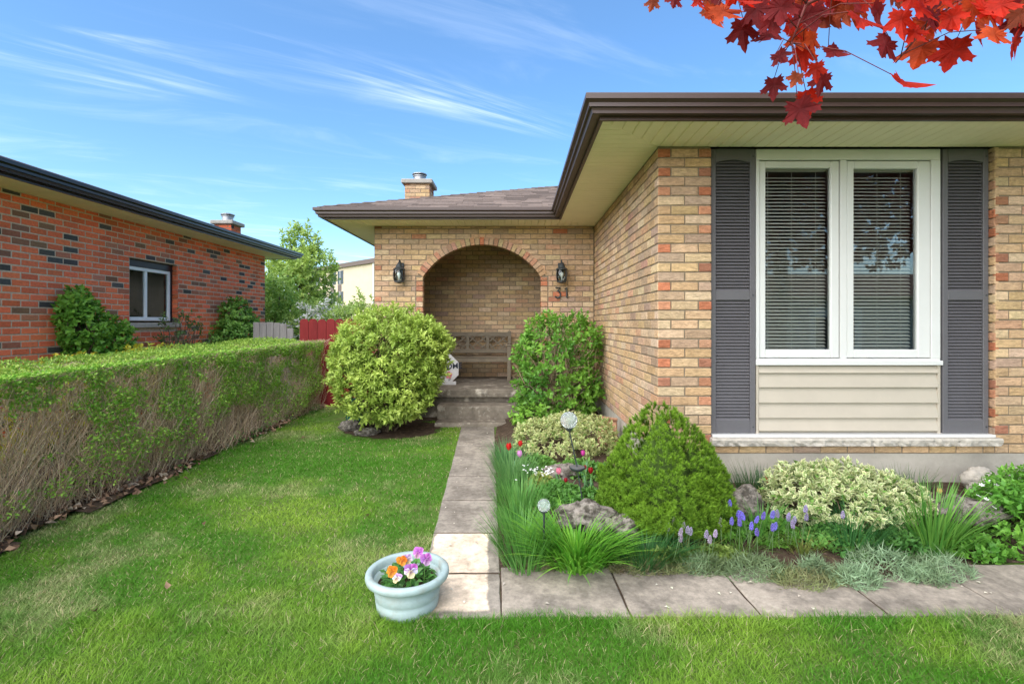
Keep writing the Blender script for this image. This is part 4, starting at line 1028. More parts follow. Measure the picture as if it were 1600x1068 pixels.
A_ = np.array([.48, 6.05, .8]) + rg.normal(size=(90, 3))*np.array([.26, .12, .35]); B_ = A_ + rg.normal(size=(90, 3))*np.array([.12, .06, .16])
link('stems', np_mesh('stems', V, F, C), MT['twig'], ls)

# variegated euonymus mounds
def euonymus(label, loc, cen, n, seed, cream, size=.036):
    r = plant('variegated_shrub', label, 'shrub', loc, 'low variegated shrubs in the flower bed')
    rg = np.random.default_rng(seed); parts = []
    V, F, C = bush_leaves(cen, n, size, (1, 1, 1), (1, 1, 1), seed, up=.35, sprig=7, depth=.3, droop=.1, ratio=.62, lift=.5, bottom=.09)
    k = len(C)//5; edge = jitcol(cream, k, .15, .05, rg); C = np.repeat(edge[:, None, :], 5, 1)
    mid = jitcol((.14, .27, .05), k, .25, .06, rg); C[:, 2] = mid; C[:, 0] = (mid+edge)/2; plain = rg.random(k) < .10; C[plain] = mid[plain][:, None, :]*1.1
    link('foliage', np_mesh('foliage', V, F, C.reshape(-1, 3)), MT['leaf'], r)
    c0 = np.mean([np.array(c) for c, _ in cen], 0); tg = c0 + sphere_dirs(60, rg)*np.array([.4, .25, .12])
    V, F, C = twigs((loc[0], loc[1], loc[2]), tg, .007, .002, (.16, .12, .08), seed+1, wob=.03); link('stems', np_mesh('stems', V, F, C), MT['twig'], r)
euonymus('cream and green variegated shrub between the corner shrub and the small spruce', (.45, 4.95, .15),
         [((.24, 4.95, .24), (.27, .30, .17)), ((.50, 5.0, .27), (.32, .32, .18)), ((.72, 4.9, .27), (.24, .28, .17)), ((.42, 4.7, .20), (.34, .22, .14))], 8500, 41, (.70, .69, .33))
euonymus('cream edged variegated shrub under the big window, with a pink bloom above it', (2.15, 3.32, .15),
         [((1.92, 3.33, .235), (.22, .24, .165)), ((2.18, 3.34, .26), (.28, .25, .155)), ((2.42, 3.28, .22), (.22, .22, .135)), ((2.12, 3.15, .20), (.32, .17, .12))], 8500, 43, (.74, .74, .42), .040)

# dwarf spruce
def spruce():
    r = plant('dwarf_spruce', 'dense cone shaped dwarf spruce at the brick corner of the flower bed', 'shrub', (.97, 3.3, .12))
    rg = np.random.default_rng(51); lob = [((.955, 3.30, .12), .425, .79), ((1.20, 3.38, .12), .27, .56), ((.78, 3.27, .12), .27, .47), ((1.0, 3.19, .12), .30, .42), ((1.17, 3.22, .12), .25, .36)]
    parts = []; P = []; O = []
    for (c, rad_, hgt), n in zip(lob, (3400, 1300, 1150, 1250, 900)):
        t = 1-np.sqrt(1-rg.random(n)*.995); a = rg.random(n)*6.283
        bul = 1+.22*(fbm(np.cos(a)*2+5+rad_*9, np.sin(a)*2+t*5+8, 3)-.5)*2
        rr = rad_*(1-t**2.25)*bul*(1-.16*rg.random(n)**1.5) * (1-.22*np.exp(-t/.10))
        P.append(np.c_[c[0]+rr*np.cos(a), c[1]+rr*np.sin(a), c[2]+hgt*t*(.985+.03*rg.random(n))]); O.append(unit(np.c_[np.cos(a), np.sin(a), .25+1.3*t]))
    P = np.concatenate(P); O = np.concatenate(O); keep = np.ones(len(P), bool); base = 0
    for (c, rad_, hgt) in lob:
        t = np.clip((P[:, 2]-c[2])/hgt, 0, 1); rr = rad_*(1-t**2.25)*(1-.22*np.exp(-t/.10)); d = np.hypot(P[:, 0]-c[0], P[:, 1]-c[1]); keep &= ~((d < rr*.74) & (P[:, 2] < c[2]+hgt*.93))
    P = P[keep]; O = O[keep]; n = len(P); tone = fbm(P[:, 0]*7+2, P[:, 2]*7+P[:, 1]*5, 9)
    ax = unit(O + np.array([0, 0, .45]) + .35*rg.normal(size=(n, 3))); nn = 24; L_ = .026
    t1 = unit(np.cross(ax, rg.normal(size=(n, 3)))); t2 = np.cross(ax, t1)
    for j in range(nn):
        t = j/nn; an = 2.4*j + rg.random((n, 1))
        side = t1*np.cos(an)+t2*np.sin(an); D = unit(side*(1.15-.9*t) + ax*(.15+1.1*t) + .25*rg.normal(size=(n, 3))); b = P + ax*(.014*t) - ax*.006
        f = np.clip(tone*1.2-.1+.3*(rg.random(n)-.5), 0, 1)[:, None]
        col = (np.array((.065, .165, .012))*(1-f)+np.array((.17, .31, .02))*f)*(1+.3*(rg.random((n, 1))-.5))
        col = col*(1-.25*t) + np.array((.34, .52, .05))*.25*t*1.2
        parts.append(blades(b, D, np.zeros((n, 3)), L_*(.8+.4*rg.random(n)), .0065, col, segs=1, flat=unit(np.cross(D, ax)+1e-5)))
    V, F, C = merge(parts); link('needles', np_mesh('needles', V, F, C), MT['needle'], r)
    m = MB(); m.cur = (.05, .085, .018)
    for (c, rad_, hgt) in lob: m.lathe([(rad_*.58*(1-t**1.8)+.002, hgt*t*.86) for t in np.linspace(0, 1, 8)], 14, c)
    m.build('branches', MT['twig'], r, True)
spruce()

# hedge along the neighbour's side
def hedge():
    r = plant('hedge', 'long leggy clipped hedge with bare brown twigs and green top', 'hedge', (-3.6, 4.9, .03))
    rg = np.random.default_rng(61); Y0, Y1 = 1.3, 7.72; X0, X1 = -4.15, -3.14
    top = lambda y: 1.055+.018*(y-3)
    xf = lambda y: X1 + .03*(y-4)
    rough = lambda y, z: .17*(fbm(y*2.3+3, z*2.6+5, 71)-.5) + .07*(fbm(y*8+3, z*8+5, 73)-.5)
    segs = []; n = 330
    y = Y0+(Y1-Y0)*rg.random(n); x = X0+(xf(y)-.12-X0)*rg.random(n)**.65
    prev = np.c_[x, y, np.full(n, .03)]; pts = [prev]
    for s in range(6):
        h = top(prev[:, 1])*(s+1)/6
        q = prev.copy(); q[:, 2] = np.minimum(h*(.94+.08*rg.random(n)), top(prev[:, 1])-.05); q[:, 0] += rg.normal(size=n)*.05; q[:, 1] += rg.normal(size=n)*.075
        q[:, 0] = np.clip(q[:, 0], X0+.02, xf(q[:, 1])-.02); r0 = .0075*(1-s*.13); segs.append(sticks(prev, q, r0, r0*.85, jitcol((.44, .335, .215), n, .3, .06, rg), 4)); prev = q; pts.append(q)
    pts = np.concatenate(pts)
    k = 17000; i = rg.integers(0, len(pts), k); a = pts[i] + rg.normal(size=(k, 3))*np.array([.05, .06, .09]); a[:, 2] = np.clip(a[:, 2], .06, None)
    face = rg.random(k) < .58; a[face, 0] = xf(a[face, 1]) - .13*rg.random(face.sum()) + rough(a[face, 1], a[face, 2])
    d = np.c_[rg.normal(size=k)*.45+.2*face, rg.normal(size=k)*.55, .8+.6*rg.random(k)]; b = a + unit(d)*(.10+.20*rg.random(k))[:, None]
    a[:, 2] = np.minimum(a[:, 2], top(a[:, 1])-.06); b[:, 2] = np.minimum(b[:, 2], top(b[:, 1])-.01+.03*rg.random(k)**4); b[:, 0] = np.minimum(b[:, 0], xf(b[:, 1])+.035+rough(b[:, 1], b[:, 2]))
    tw = sticks(a, b, .0021, .0011, jitcol((.56, .43, .29), k, .35, .07, rg), 3)  # twig colour lightened, since the hedge face is turned from the sun
    k2 = 260; a2 = np.c_[xf(0)-.10*rg.random(k2), Y0+(Y1-Y0)*rg.random(k2), .05+.3*rg.random(k2)]; d2 = np.c_[rg.normal(size=k2)*.15, rg.normal(size=k2), .35+.4*rg.random(k2)]
    tw2 = sticks(a2, a2+unit(d2)*(.25+.35*rg.random(k2))[:, None], .003, .0015, jitcol((.33, .27, .21), k2, .25, .05, rg), 3)
    link('stems', np_mesh('stems', *merge(segs+[tw, tw2])), MT['twig'], r)
    # leaves: thick on top, patchy on the face
    def lf(P, out, c1, c2, size):
        m_ = len(P); D = unit(out + .8*rg.normal(size=(m_, 3))); N_ = unit(np.array([0, 0, 1.]) + .6*rg.normal(size=(m_, 3)) + .4*out)
        f = rg.random((m_, 1)); col = np.array(c1)*(1-f)+np.array(c2)*f
        return leaves(P, D, N_, size*(.7+.6*rg.random(m_)), size*.55, col)
    k = 30000; yy = Y0+(Y1-Y0)*rg.random(k); xx = X0+(xf(yy)+rough(yy, yy*0+1.05)-X0)*rg.random(k); zt = top(yy)+.15*(fbm(xx*3.4, yy*3.4, 5)-.5)-.08*np.clip((xx-(xf(yy)-.16))/.16, 0, 1)**2
    P = np.c_[xx, yy, zt - .065*rg.random(k)**1.5]; L1 = lf(P, np.tile([0, 0, .6], (k, 1)), (.15, .33, .035), (.44, .60, .10), .025)
    k = 52000; yy = Y0+(Y1-Y0)*rg.random(k); zz = .12+1.0*rg.random(k)**.6; zz = np.minimum(zz, top(yy)); dens = .6*fbm(yy*2.6, zz*3.2+4, 17)+.4*fbm(yy*7, zz*8+4, 19)
    lim = .522 - .10*np.clip((zz-.35)/.7, 0, 1) - .12*np.clip((zz-.96)/.09, 0, 1) + .05*np.clip((4.5-yy)/2, 0, 1) - .07*np.clip((yy-4)/3, 0, 1); ok = dens > lim; yy, zz = yy[ok], zz[ok]; m_ = len(yy)
    P = np.c_[xf(yy)-.09*rg.random(m_)+.03+rough(yy, zz), yy, zz]; L2 = lf(P, np.tile([.5, 0, .3], (m_, 1)), (.15, .38, .04), (.44, .66, .10), .027)
    k = 1500; yy = Y0+(Y1-Y0)*rg.random(k); P = np.c_[xf(yy)-.10*rg.random(k)+.08, yy, .04+.13*rg.random(k)**2]; ok = fbm(yy*2.2, yy*0+3, 23) > .5
    L3 = lf(P[ok], np.tile([.3, 0, .5], (ok.sum(), 1)), (.05, .15, .03), (.12, .28, .05), .03)
    link('foliage', np_mesh('foliage', *merge([L1, L2, L3])), MT['leaf'], r)
    # dry leaves blown against the foot
    k = 2600; yy = Y0+6.6*rg.random(k); xx = -3.16 + .12*np.sin(yy*3.3)*.5 + .10*rg.normal(size=k) - .06; xx = np.where(rg.random(k) < .3, xx-.35*rg.random(k), xx)
    far_ = rg.random(k) < .008; xx = np.where(far_, -3.0+2.2*rg.random(k), xx); P = np.c_[xx, yy, .0138*np.clip(yy-2, 0, 4.5)+.03+.035*rg.random(k)*~far_]; D = rg.normal(size=(k, 3))*[1, 1, .35]; N_ = np.array([0, 0, 1.])+.6*rg.normal(size=(k, 3))
    f = rg.random((k, 1)); col = np.where(f < .5, [.30, .19, .12], np.where(f < .8, [.17, .10, .065], [.48, .38, .28]))*(.7+.6*rg.random((k, 1)))
    Lf = leaves(P, D, N_, .05*(.6+.7*rg.random(k)), .034, col, fold=.3, droop=.3)
    o = link('fallen_leaves', np_mesh('fallen_leaves', *Lf), MT['litter']); tag(o, 'brown dead leaves lying along the foot of the hedge', 'dead leaves', kind='stuff')
hedge()

# climbers on the red house, and a bare rose and yellow shrub behind the hedge
def climber(name, label, cat, loc, cen, n, size, c1, c2, seed, bare=0, group=None):
    r = plant(name, label, cat, loc, group); rg = np.random.default_rng(seed)
    if n:
        V, F, C = bush_leaves(cen, n, size, c1, c2, seed, up=.3, sprig=6, depth=.45, droop=.2, ratio=.75, lift=.3, bottom=.1); link('foliage', np_mesh('foliage', V, F, C), MT['leaf'], r)
    tg = np.concatenate([np.array(c)+sphere_dirs(18+bare, rg)*np.array(q)*.85 for c, q in cen])
    V, F, C = twigs(loc, tg, .012, .003, (.17, .12, .08), seed+2, wob=.05); link('stems', np_mesh('stems', V, F, C), MT['twig'], r)
climber('climbing_shrub', 'broad leaved green climber on the red wall nearer the street, left of the small window', 'climber', (-5.3, 6.2, .05),
        [((-5.30, 6.10, 1.32), (.18, .28, .28)), ((-5.28, 6.45, 1.12), (.20, .30, .30)), ((-5.27, 6.2, .80), (.22, .46, .40)), ((-5.34, 6.02, 1.60), (.12, .16, .18))], 4600, .062, (.09, .27, .03), (.27, .50, .07), 71)
climber('climbing_shrub', 'dense green climber on the red wall near its far corner, right of the small window', 'climber', (-5.3, 9.3, .05),
        [((-5.28, 9.35, 1.48), (.18, .34, .36)), ((-5.25, 9.2, 1.0), (.22, .56, .42)), ((-5.28, 9.7, 1.2), (.2, .34, .36))], 4600, .06, (.10, .28, .04), (.30, .52, .10), 73)
climber('rose_bush', 'sparse bare stemmed rose bush in front of the small white window', 'rose bush', (-5.2, 7.6, .05), [((-5.22, 7.65, 1.3), (.16, .42, .30)), ((-5.22, 7.9, 1.1), (.16, .5, .3))], 420, .05, (.06, .13, .03), (.16, .26, .07), 75, bare=10)
climber('forsythia', 'yellow flowering shrub behind the hedge under the red wall', 'shrub', (-4.75, 5.9, .05), [((-4.72, 5.3, .62), (.32, .7, .42)), ((-4.70, 6.3, .72), (.32, .65, .40)), ((-4.7, 4.6, .55), (.3, .6, .4))], 4200, .05, (.36, .46, .05), (.74, .60, .05), 77)

# trees behind the fences
def tree(name, label, x, y, htop, rx, zc, rz, n, size, c1, c2, seed, blossoms=0, sprout=()):
    r = plant(name, label, 'tree', (x, y, 0), 'trees behind the fences'); rg = np.random.default_rng(seed); cen = []
    for k in range(15):
        d = sphere_dirs(1, rg)[0]; q = .42+.5*rg.random(); cen.append(((x+d[0]*rx*q, y+d[1]*rx*q, zc+d[2]*rz*q), (rx*.42, rx*.42, rz*.40)))
    for (sx, sz, sr) in sprout: cen.append(((x+sx, y, sz), (sr*.5, sr*.5, sr*1.2)))
    V, F, C = bush_leaves(cen, n, size, c1, c2, seed, up=.4, sprig=7, depth=.7, droop=.15, ratio=.55, lift=.5)
    if blossoms:
        k = len(C)//5; w = rg.random(k); pz = V.reshape(-1, 5, 3)[:, 0]; msk = (fbm(pz[:, 0]*2.4+3, pz[:, 2]*2.4, seed) > .54) & (w < blossoms); C = C.reshape(-1, 5, 3); C[msk] = (.86, .84, .82); C = C.reshape(-1, 3)
    link('crown', np_mesh('crown', V, F, C), MT['leaf'], r)
    m = MB(); m.tube([(x, y, -.1), (x+.05, y, zc*.4), (x-.03, y, zc), (x, y, zc+rz*.7)], [.11, .09, .06, .02], 10); m.build('trunk', MT['bark'], r, True)
    tg = np.array([c for c, _ in cen]); V, F, C = twigs((x, y, zc*.45), tg, .04, .012, (.15, .12, .09), seed+1, wob=.1); link('limbs', np_mesh('limbs', V, F, C), MT['twig'], r)
tree('garden_tree', 'tall pale green tree rising behind the end of the red house', -6.15, 14.2, 4.1, 1.15, 2.35, 1.45, 16000, .115, (.18, .32, .05), (.46, .58, .14), 81, sprout=((-.35, 3.75, .35), (.05, 3.95, .28), (.3, 3.6, .35)))
tree('blossom_tree', 'small tree with white blossom behind the red fence', -4.25, 11.8, 2.4, 1.1, 1.15, .78, 11000, .085, (.18, .33, .06), (.42, .55, .15), 83, blossoms=.75, sprout=((.55, 1.9, .2), (.9, 1.85, .2)))
tree('garden_tree', 'lower green tree behind the grey board fence', -6.3, 12.4, 2.6, 1.0, 1.5, 1.05, 9000, .1, (.14, .30, .05), (.38, .54, .12), 85)

# red maple in the front garden: its bough hangs into view
def maple():
    tx, ty = 5.2, -1.9; r = plant('red_maple_tree', 'red leaved maple whose bough hangs over the garden in front of the eaves', 'tree', (tx, ty, 0))
    m = MB(); m.tube([(tx, ty, -.1), (tx-.05, ty+.02, 1.0), (tx+.03, ty-.03, 2.2), (tx, ty, 3.4), (tx, ty, 5.5)], [.20, .16, .14, .11, .04], 12); m.build('trunk', MT['bark'], r, True)
    half = [(.0, -.02), (.10, .02), (.30, -.10), (.27, .02), (.40, .04), (.34, .12), (.40, .20), (.30, .24), (.47, .42), (.58, .46), (.50, .54), (.52, .66), (.40, .60), (.32, .66), (.20, .50), (.17, .62), (.22, .74), (.13, .78), (.10, .90), (.0, 1.06)]
    out2 = half + [(-x, y) for x, y in half[-2:0:-1]]; ctr = (0, .30)
    meshes = []
    for v in range(4):
        rg = np.random.default_rng(90+v); q = MB(); cup = .15+.45*rg.random(); fold = (rg.random()-.35)*.75
        zf_ = lambda x, y: -cup*((y-.3)**2) + fold*abs(x)*.6 + .03*math.sin(9*x+v)
        q.add([(ctr[0], ctr[1], 0)] + [(x, y, zf_(x, y)) for x, y in out2], [(0, i+1, (i+1) % len(out2)+1) for i in range(len(out2))]); q.c = [(.62, .62, .62)] + [(.70+.55*max(0, math.hypot(x, y-.3)-.15),)*3 if i % 2 else (.62+.45*math.hypot(x, y-.3),)*3 for i, (x, y) in enumerate(out2)]; me = q.mesh('leaf'); meshes.append(me)
    rg = random.Random(5); spec = []
    crop = [(320,60,130),(430,110,120),(545,150,110),(620,90,130),(690,60,150),(775,80,120),(880,90,150),(570,230,80),(680,210,100),(785,215,100),(560,340,90),(660,310,66),(770,320,90),(735,270,76),(655,450,125),(690,395,95),(1000,40,115),(1090,70,120),(1040,190,125),(1190,205,150),(1320,200,140),(1055,350,135),(1220,80,100),(1290,60,95),(1340,70,120),(1450,60,150),(1480,150,120),(1570,170,110),(1560,60,120),(60,-8,60),(150,-14,70),(235,-6,70),(1130,130,90),(1240,20,85),(400,10,110),(480,30,120),(590,20,120),(660,140,100),(830,20,110),(930,10,100),(740,10,110),(540,80,100),(720,150,95),(1160,30,110),(1400,20,120),(1500,20,120),(1420,110,110),(860,40,90)]
    for cx, cy, s in crop: spec.append((cx/2.667+1000, cy/2.667, s/2.667, 1.5+.5*rg.random()))
    for k in range(46): spec.append((1080+560*rg.random(), -75+60*rg.random(), 40+16*rg.random(), 1.5+.9*rg.random()))
    for k in range(26): x_ = 1105+510*rg.random(); spec.append((x_, -30+(62 if x_ < 1330 or x_ > 1500 else 40)*rg.random(), 36+14*rg.random(), 1.75+.6*rg.random()))
    for k in range(15): spec.append((1430+190*rg.random(), -10+62*rg.random(), 40+12*rg.random(), 1.6+.5*rg.random()))
    ends = []
    for (px, py, s, d) in spec:
        c = at(px, py+9, d); size = s*d/FPX*1.06
        base = c + Vector((0, 0, size*.42))
        tilt = Matrix.Rotation(rg.uniform(-.6, .6), 4, 'Y') @ Matrix.Rotation(rg.uniform(-.7, .7), 4, 'Z') @ Matrix.Rotation(rg.uniform(-.5, .35), 4, 'X')
        T = Matrix.Translation(base) @ tilt @ Matrix.Rotation(rad(-90), 4, 'X') @ Matrix.Scale(size, 4)     # leaf tip hangs down
        o = link('leaf', meshes[rg.randrange(4)], MT['maple'], r); o.matrix_basis = T
        k = rg.random(); col = (.56, .030, .013) if k < .44 else ((.54, .075, .018) if k < .66 else ((.22, .020, .022) if k < .88 else (.30, .06, .022))); v = .8+.45*rg.random(); o.color = (col[0]*v, col[1]*v, col[2]*v, 1)
        ends.append((base, size))
    m = MB(); limb = {}
    def bough(pts, r0, r1):
        n = len(pts); m.tube(pts, [r0+(r1-r0)*i/(n-1) for i in range(n)], 8)
    B1 = [Vector((tx, ty, 3.0)), Vector((4.2, -.6, 3.5)), Vector((3.2, .6, 3.25)), Vector((2.3, 1.4, 2.95)), Vector((1.5, 1.75, 2.75)), Vector((.8, 1.85, 2.62))]
    B2 = [Vector((3.2, .6, 3.25)), Vector((2.6, 1.1, 3.0)), Vector((1.9, 1.6, 2.72)), Vector((1.65, 1.75, 2.55))]
    B4 = [Vector((1.9, 1.6, 2.72)), Vector((1.55, 1.78, 2.52)), Vector((1.46, 1.82, 2.44)), Vector((1.40, 1.84, 2.36))]
    B3 = [Vector((2.3, 1.4, 2.95)), Vector((1.35, 1.7, 2.66)), Vector((1.0, 1.72, 2.50)), Vector((.96, 1.74, 2.38))]
    bough(B1, .05, .006); bough(B2, .02, .004); bough(B3, .012, .003); bough(B4, .008, .002)
    nodes = []
    for B in (B1[2:], B2, B3, B4):
        for i in range(len(B)-1):
            for t in np.linspace(0, 1, 9): nodes.append(B[i].lerp(B[i+1], t))
    for base, size in ends:
        q = min(nodes, key=lambda p: (p-base).length + (0 if p.z > base.z else .5))
        mid = base.lerp(q, .45)+Vector((0, 0, .03)); m.tube([base, mid, q], [.0013, .0016, .0022], 5)
    m.build('bough', M('maple_twig', (.16, .035, .03), .7, .2, 40), r, True)
    # the rest of the crown, out of the frame above and behind
    rg2 = np.random.default_rng(95); n = 9500; d = sphere_dirs(n, rg2)*(rg2.random((n, 1))**.45); P = np.array([tx+.9, ty-.2, 5.4]) + d*np.array([4.1, 3.0, 3.1]); P = P[P[:, 2] > 2.5]; n = len(P)
    Vt = np.array([(0, .3, 0)] + [(x, y, -.15*(y-.3)**2) for x, y in out2]); Ft = np.array([(0, i+1, (i+1) % len(out2)+1) for i in range(len(out2))])
    D = unit(rg2.normal(size=(n, 3))*.6+np.array([0, 0, -.8])); S = unit(np.cross(D, rg2.normal(size=(n, 3)))); N_ = np.cross(S, D); sz = (.13+.07*rg2.random(n))[:, None, None]
    V = P[:, None, :] + sz*(Vt[None, :, 0:1]*S[:, None, :] + Vt[None, :, 1:2]*D[:, None, :] + Vt[None, :, 2:3]*N_[:, None, :])
    F = (Ft[None] + (np.arange(n)*len(Vt))[:, None, None]).reshape(-1, 3); C = np.repeat(jitcol((.10, .032, .026), n, .4, .1, rg2), len(Vt), 0)
    o = link('crown', np_mesh('crown', V.reshape(-1, 3), F, C), MT['maple'], r); o['kind'] = 'stuff'
    tg = np.array([tx, ty, 5.0])+sphere_dirs(26, rg2)*np.array([2.5, 2.4, 2.0]); V, F, C = twigs((tx, ty, 3.0), tg, .05, .01, (.13, .10, .09), 96, wob=.15); link('limbs', np_mesh('limbs', V, F, C), MT['twig'], r)
maple()
# ------------------------------------------------------------------ small things in the flower bed
def bedz(x, y): return bz(x, y)
def clump(name, label, cat, x, y, n, length, width, spread, c1, c2, seed, lean=.5, bend=.5, foot=.06, group=None, segs=4, sy=1.0):
    """tuft of strap leaves"""
    rg = np.random.default_rng(seed); z = bedz(x, y); r = plant(name, label, cat, (x, y, z), group)
    a = rg.random(n)*6.283; q = np.sqrt(rg.random(n)); P = np.c_[x+foot*q*np.cos(a)*1.0, y+foot*sy*q*np.sin(a), np.full(n, z-.01)]
    out = np.c_[np.cos(a), np.sin(a), np.zeros(n)]; tilt = (lean*q*(.5+rg.random(n)))[:, None]
    D = unit(out*tilt + np.array([0, 0, 1.]) + .12*rg.normal(size=(n, 3))); L_ = length*(.55+.55*rg.random(n))
    bd = out*(bend*(.3+rg.random(n)))[:, None]*spread + np.array([0, 0, -1.])*(bend*spread*(.2+.6*rg.random(n)))[:, None]
    f = rg.random((n, 1)); col = np.array(c1)*(1-f)+np.array(c2)*f
    V, F, C = blades(P, D, bd, L_, width*(.7+.6*rg.random(n)), col, segs)
    link('leaves', np_mesh('leaves', V, F, C), MT['leaf'], r); return r
BG = ((.06, .20, .035), (.17, .38, .08))
G2 = 'grassy clumps along the walk'
clump('grass_clump', 'fine blue green grassy clump at the corner where the two walks meet', 'plant', .04, 2.95, 520, .29, .008, .55, *BG, 101, .42, .4, .15, G2, 4, 1.7)
clump('grass_clump', 'tall fine grassy clump by the walk, beside the glass ball on its short stake', 'plant', .02, 3.42, 460, .29, .008, .5, *BG, 102, .36, .35, .15, G2, 4, 1.6)
clump('grass_clump', 'fine grassy clump by the walk below the bright red tulip', 'plant', -.03, 3.95, 620, .33, .006, .5, (.07, .20, .05), (.17, .34, .10), 103, .35, .3, .13, G2, 4, 1.6)
clump('grass_clump', 'low grassy clump by the walk nearest to the porch steps', 'plant', -.10, 4.65, 420, .28, .006, .5, (.06, .20, .06), (.16, .34, .12), 104, .4, .4, .12, G2, 4, 1.6)
clump('day_lily', 'bright green arching strap leaved clump in front of the long rock', 'plant', .345, 2.90, 760, .32, .014, .8, (.10, .34, .03), (.26, .54, .06), 105, .62, .6, .19, None, 5)
G3 = 'dark grassy tufts in the flower bed'
clump('grass_tuft', 'dark green grassy tuft between the bright strap leaves and the spruce', 'plant', .74, 2.86, 620, .28, .006, .7, (.03, .12, .03), (.08, .22, .06), 106, .6, .6, .16, G3, 4, .7)
clump('grass_tuft', 'dark green grassy tuft in front of the variegated shrub under the window', 'plant', 2.02, 3.0, 420, .32, .006, .7, (.035, .14, .04), (.09, .25, .07), 107, .5, .5, .15, G3)
clump('lily_clump', 'tall upright fresh green strap leaves right of the variegated shrub under the window', 'plant', 2.52, 3.02, 260, .44, .013, .55, (.07, .22, .035), (.20, .42, .07), 108, .5, .45, .13, None, 5)
clump('lily_clump', 'slender green strap leaves at the right foot of the spruce', 'plant', 1.52, 3.1, 120, .24, .009, .6, (.06, .20, .035), (.15, .34, .06), 109, .5, .5, .12, None, 5)
clump('foundation_grass', 'long wispy dark grass against the foundation under the window sill', 'grass', 1.75, 3.72, 330, .24, .004, .5, (.03, .10, .025), (.07, .17, .05), 110, .5, .35, .34, None, 4, .2)
clump('foundation_grass', 'wispy grass against the foundation near the pale stone', 'grass', 2.75, 3.72, 330, .22, .004, .5, (.03, .11, .03), (.08, .2, .05), 111, .5, .35, .36, None, 4, .2)

def mat_plant(name, label, cat, pts, n, size, c1, c2, seed, needle=True, hgt=.07):
    """low spreading ground cover over a patch of the bed"""
    rg = np.random.default_rng(seed); P = []
    for (x, y, rx, ry) in pts:
        k = int(n/len(pts)); a = rg.random(k)*6.283; q = np.sqrt(rg.random(k))*(.75+.5*vnoise(a*1.5+seed, a*0+3, seed)); X = x+rx*q*np.cos(a); Y = y+ry*q*np.sin(a)
        Z = np.array([bedz(u, v) for u, v in zip(X, Y)]) + hgt*np.clip(1-q*q, 0, 1)*(.4+.6*rg.random(k)); P.append(np.c_[X, Y, Z])
    P = np.concatenate(P); k = len(P); r = plant(name, label, cat, tuple(pts[0][:2])+(bedz(*pts[0][:2]),)); f = np.clip(fbm(P[:, 0]*9, P[:, 1]*9, seed)*1.4-.2+.4*(rg.random(k)-.5), 0, 1)[:, None]; col = np.array(c1)*(1-f)+np.array(c2)*f
    D = unit(rg.normal(size=(k, 3))*np.array([.8, .8, .4])+np.array([0, 0, .6]))
    if needle: V, F, C = blades(P, D, .3*rg.normal(size=(k, 3)), size*(.6+.8*rg.random(k)), size*.13, col, 2)
    else: V, F, C = leaves(P, D, np.array([0, 0, 1.])+.5*rg.normal(size=(k, 3)), size, size*.6, col)
    link('foliage', np_mesh('foliage', V, F, C), MT['leaf'], r); return r
mat_plant('ground_cover', 'blue grey needle leaved ground cover below the purple flower spikes', 'ground cover', [(1.32, 2.76, .20, .12), (1.05, 2.78, .14, .07)], 2600, .042, (.13, .18, .07), (.28, .40, .22), 121)
mat_plant('ground_cover', 'silvery turquoise mat spilling over the walk below the tall green strap leaves', 'ground cover', [(2.05, 2.78, .20, .13), (2.32, 2.74, .22, .11), (1.80, 2.64, .15, .08), (2.2, 2.66, .12, .07), (1.62, 2.72, .10, .05)], 4600, .042, (.15, .20, .09), (.33, .48, .28), 122, hgt=.10)
mat_plant('ground_cover', 'brownish green straggly mat on bare soil at the bed edge', 'ground cover', [(1.55, 2.66, .22, .10), (.75, 2.76, .28, .05), (.12, 2.80, .16, .05)], 3400, .04, (.18, .14, .08), (.26, .32, .12), 123, hgt=.04)
mat_plant('candytuft', 'yellow green mound with white blooms left of the pink tulip', 'plant', [(.17, 3.78, .15, .13)], 1500, .04, (.20, .25, .05), (.36, .36, .08), 124, False, .10)

G5 = 'low leafy plants filling the bed'
for k, (label, pts, n, c1, c2, s_, hh) in enumerate((
    ('fresh green leafy filler between the spruce and the violet spikes', [(1.30, 3.12, .20, .14), (1.58, 3.05, .16, .12)], 1500, (.07, .22, .03), (.20, .42, .06), .04, .10),
    ('dark green filler behind the long rock around the lamp stake', [(.50, 3.45, .28, .20), (.30, 3.6, .2, .2)], 2000, (.06, .18, .03), (.16, .36, .06), .04, .09),
    ('green leafy filler in front of the first cream shrub among the tulips', [(.55, 4.15, .30, .22), (.15, 4.3, .2, .25)], 1900, (.07, .20, .03), (.19, .38, .07), .04, .09),
    ('mid green filler under the second cream shrub, towards the walk', [(1.95, 2.98, .26, .13), (2.3, 2.98, .22, .12)], 1700, (.06, .19, .04), (.18, .38, .08), .038, .10),
    ('bright green filler between the tall strap leaves and the perennial', [(2.72, 2.95, .22, .13), (2.85, 3.25, .2, .18)], 1600, (.08, .24, .03), (.22, .46, .06), .04, .11),
    ('olive filler at the foot of the spruce by the walk', [(.86, 2.86, .24, .07), (1.15, 2.88, .18, .07)], 1300, (.10, .18, .03), (.26, .36, .08), .034, .07))):
    tag(mat_plant('bedding_plant', label, 'plant', pts, n, s_, c1, c2, 160+k, False, hh), group=G5)
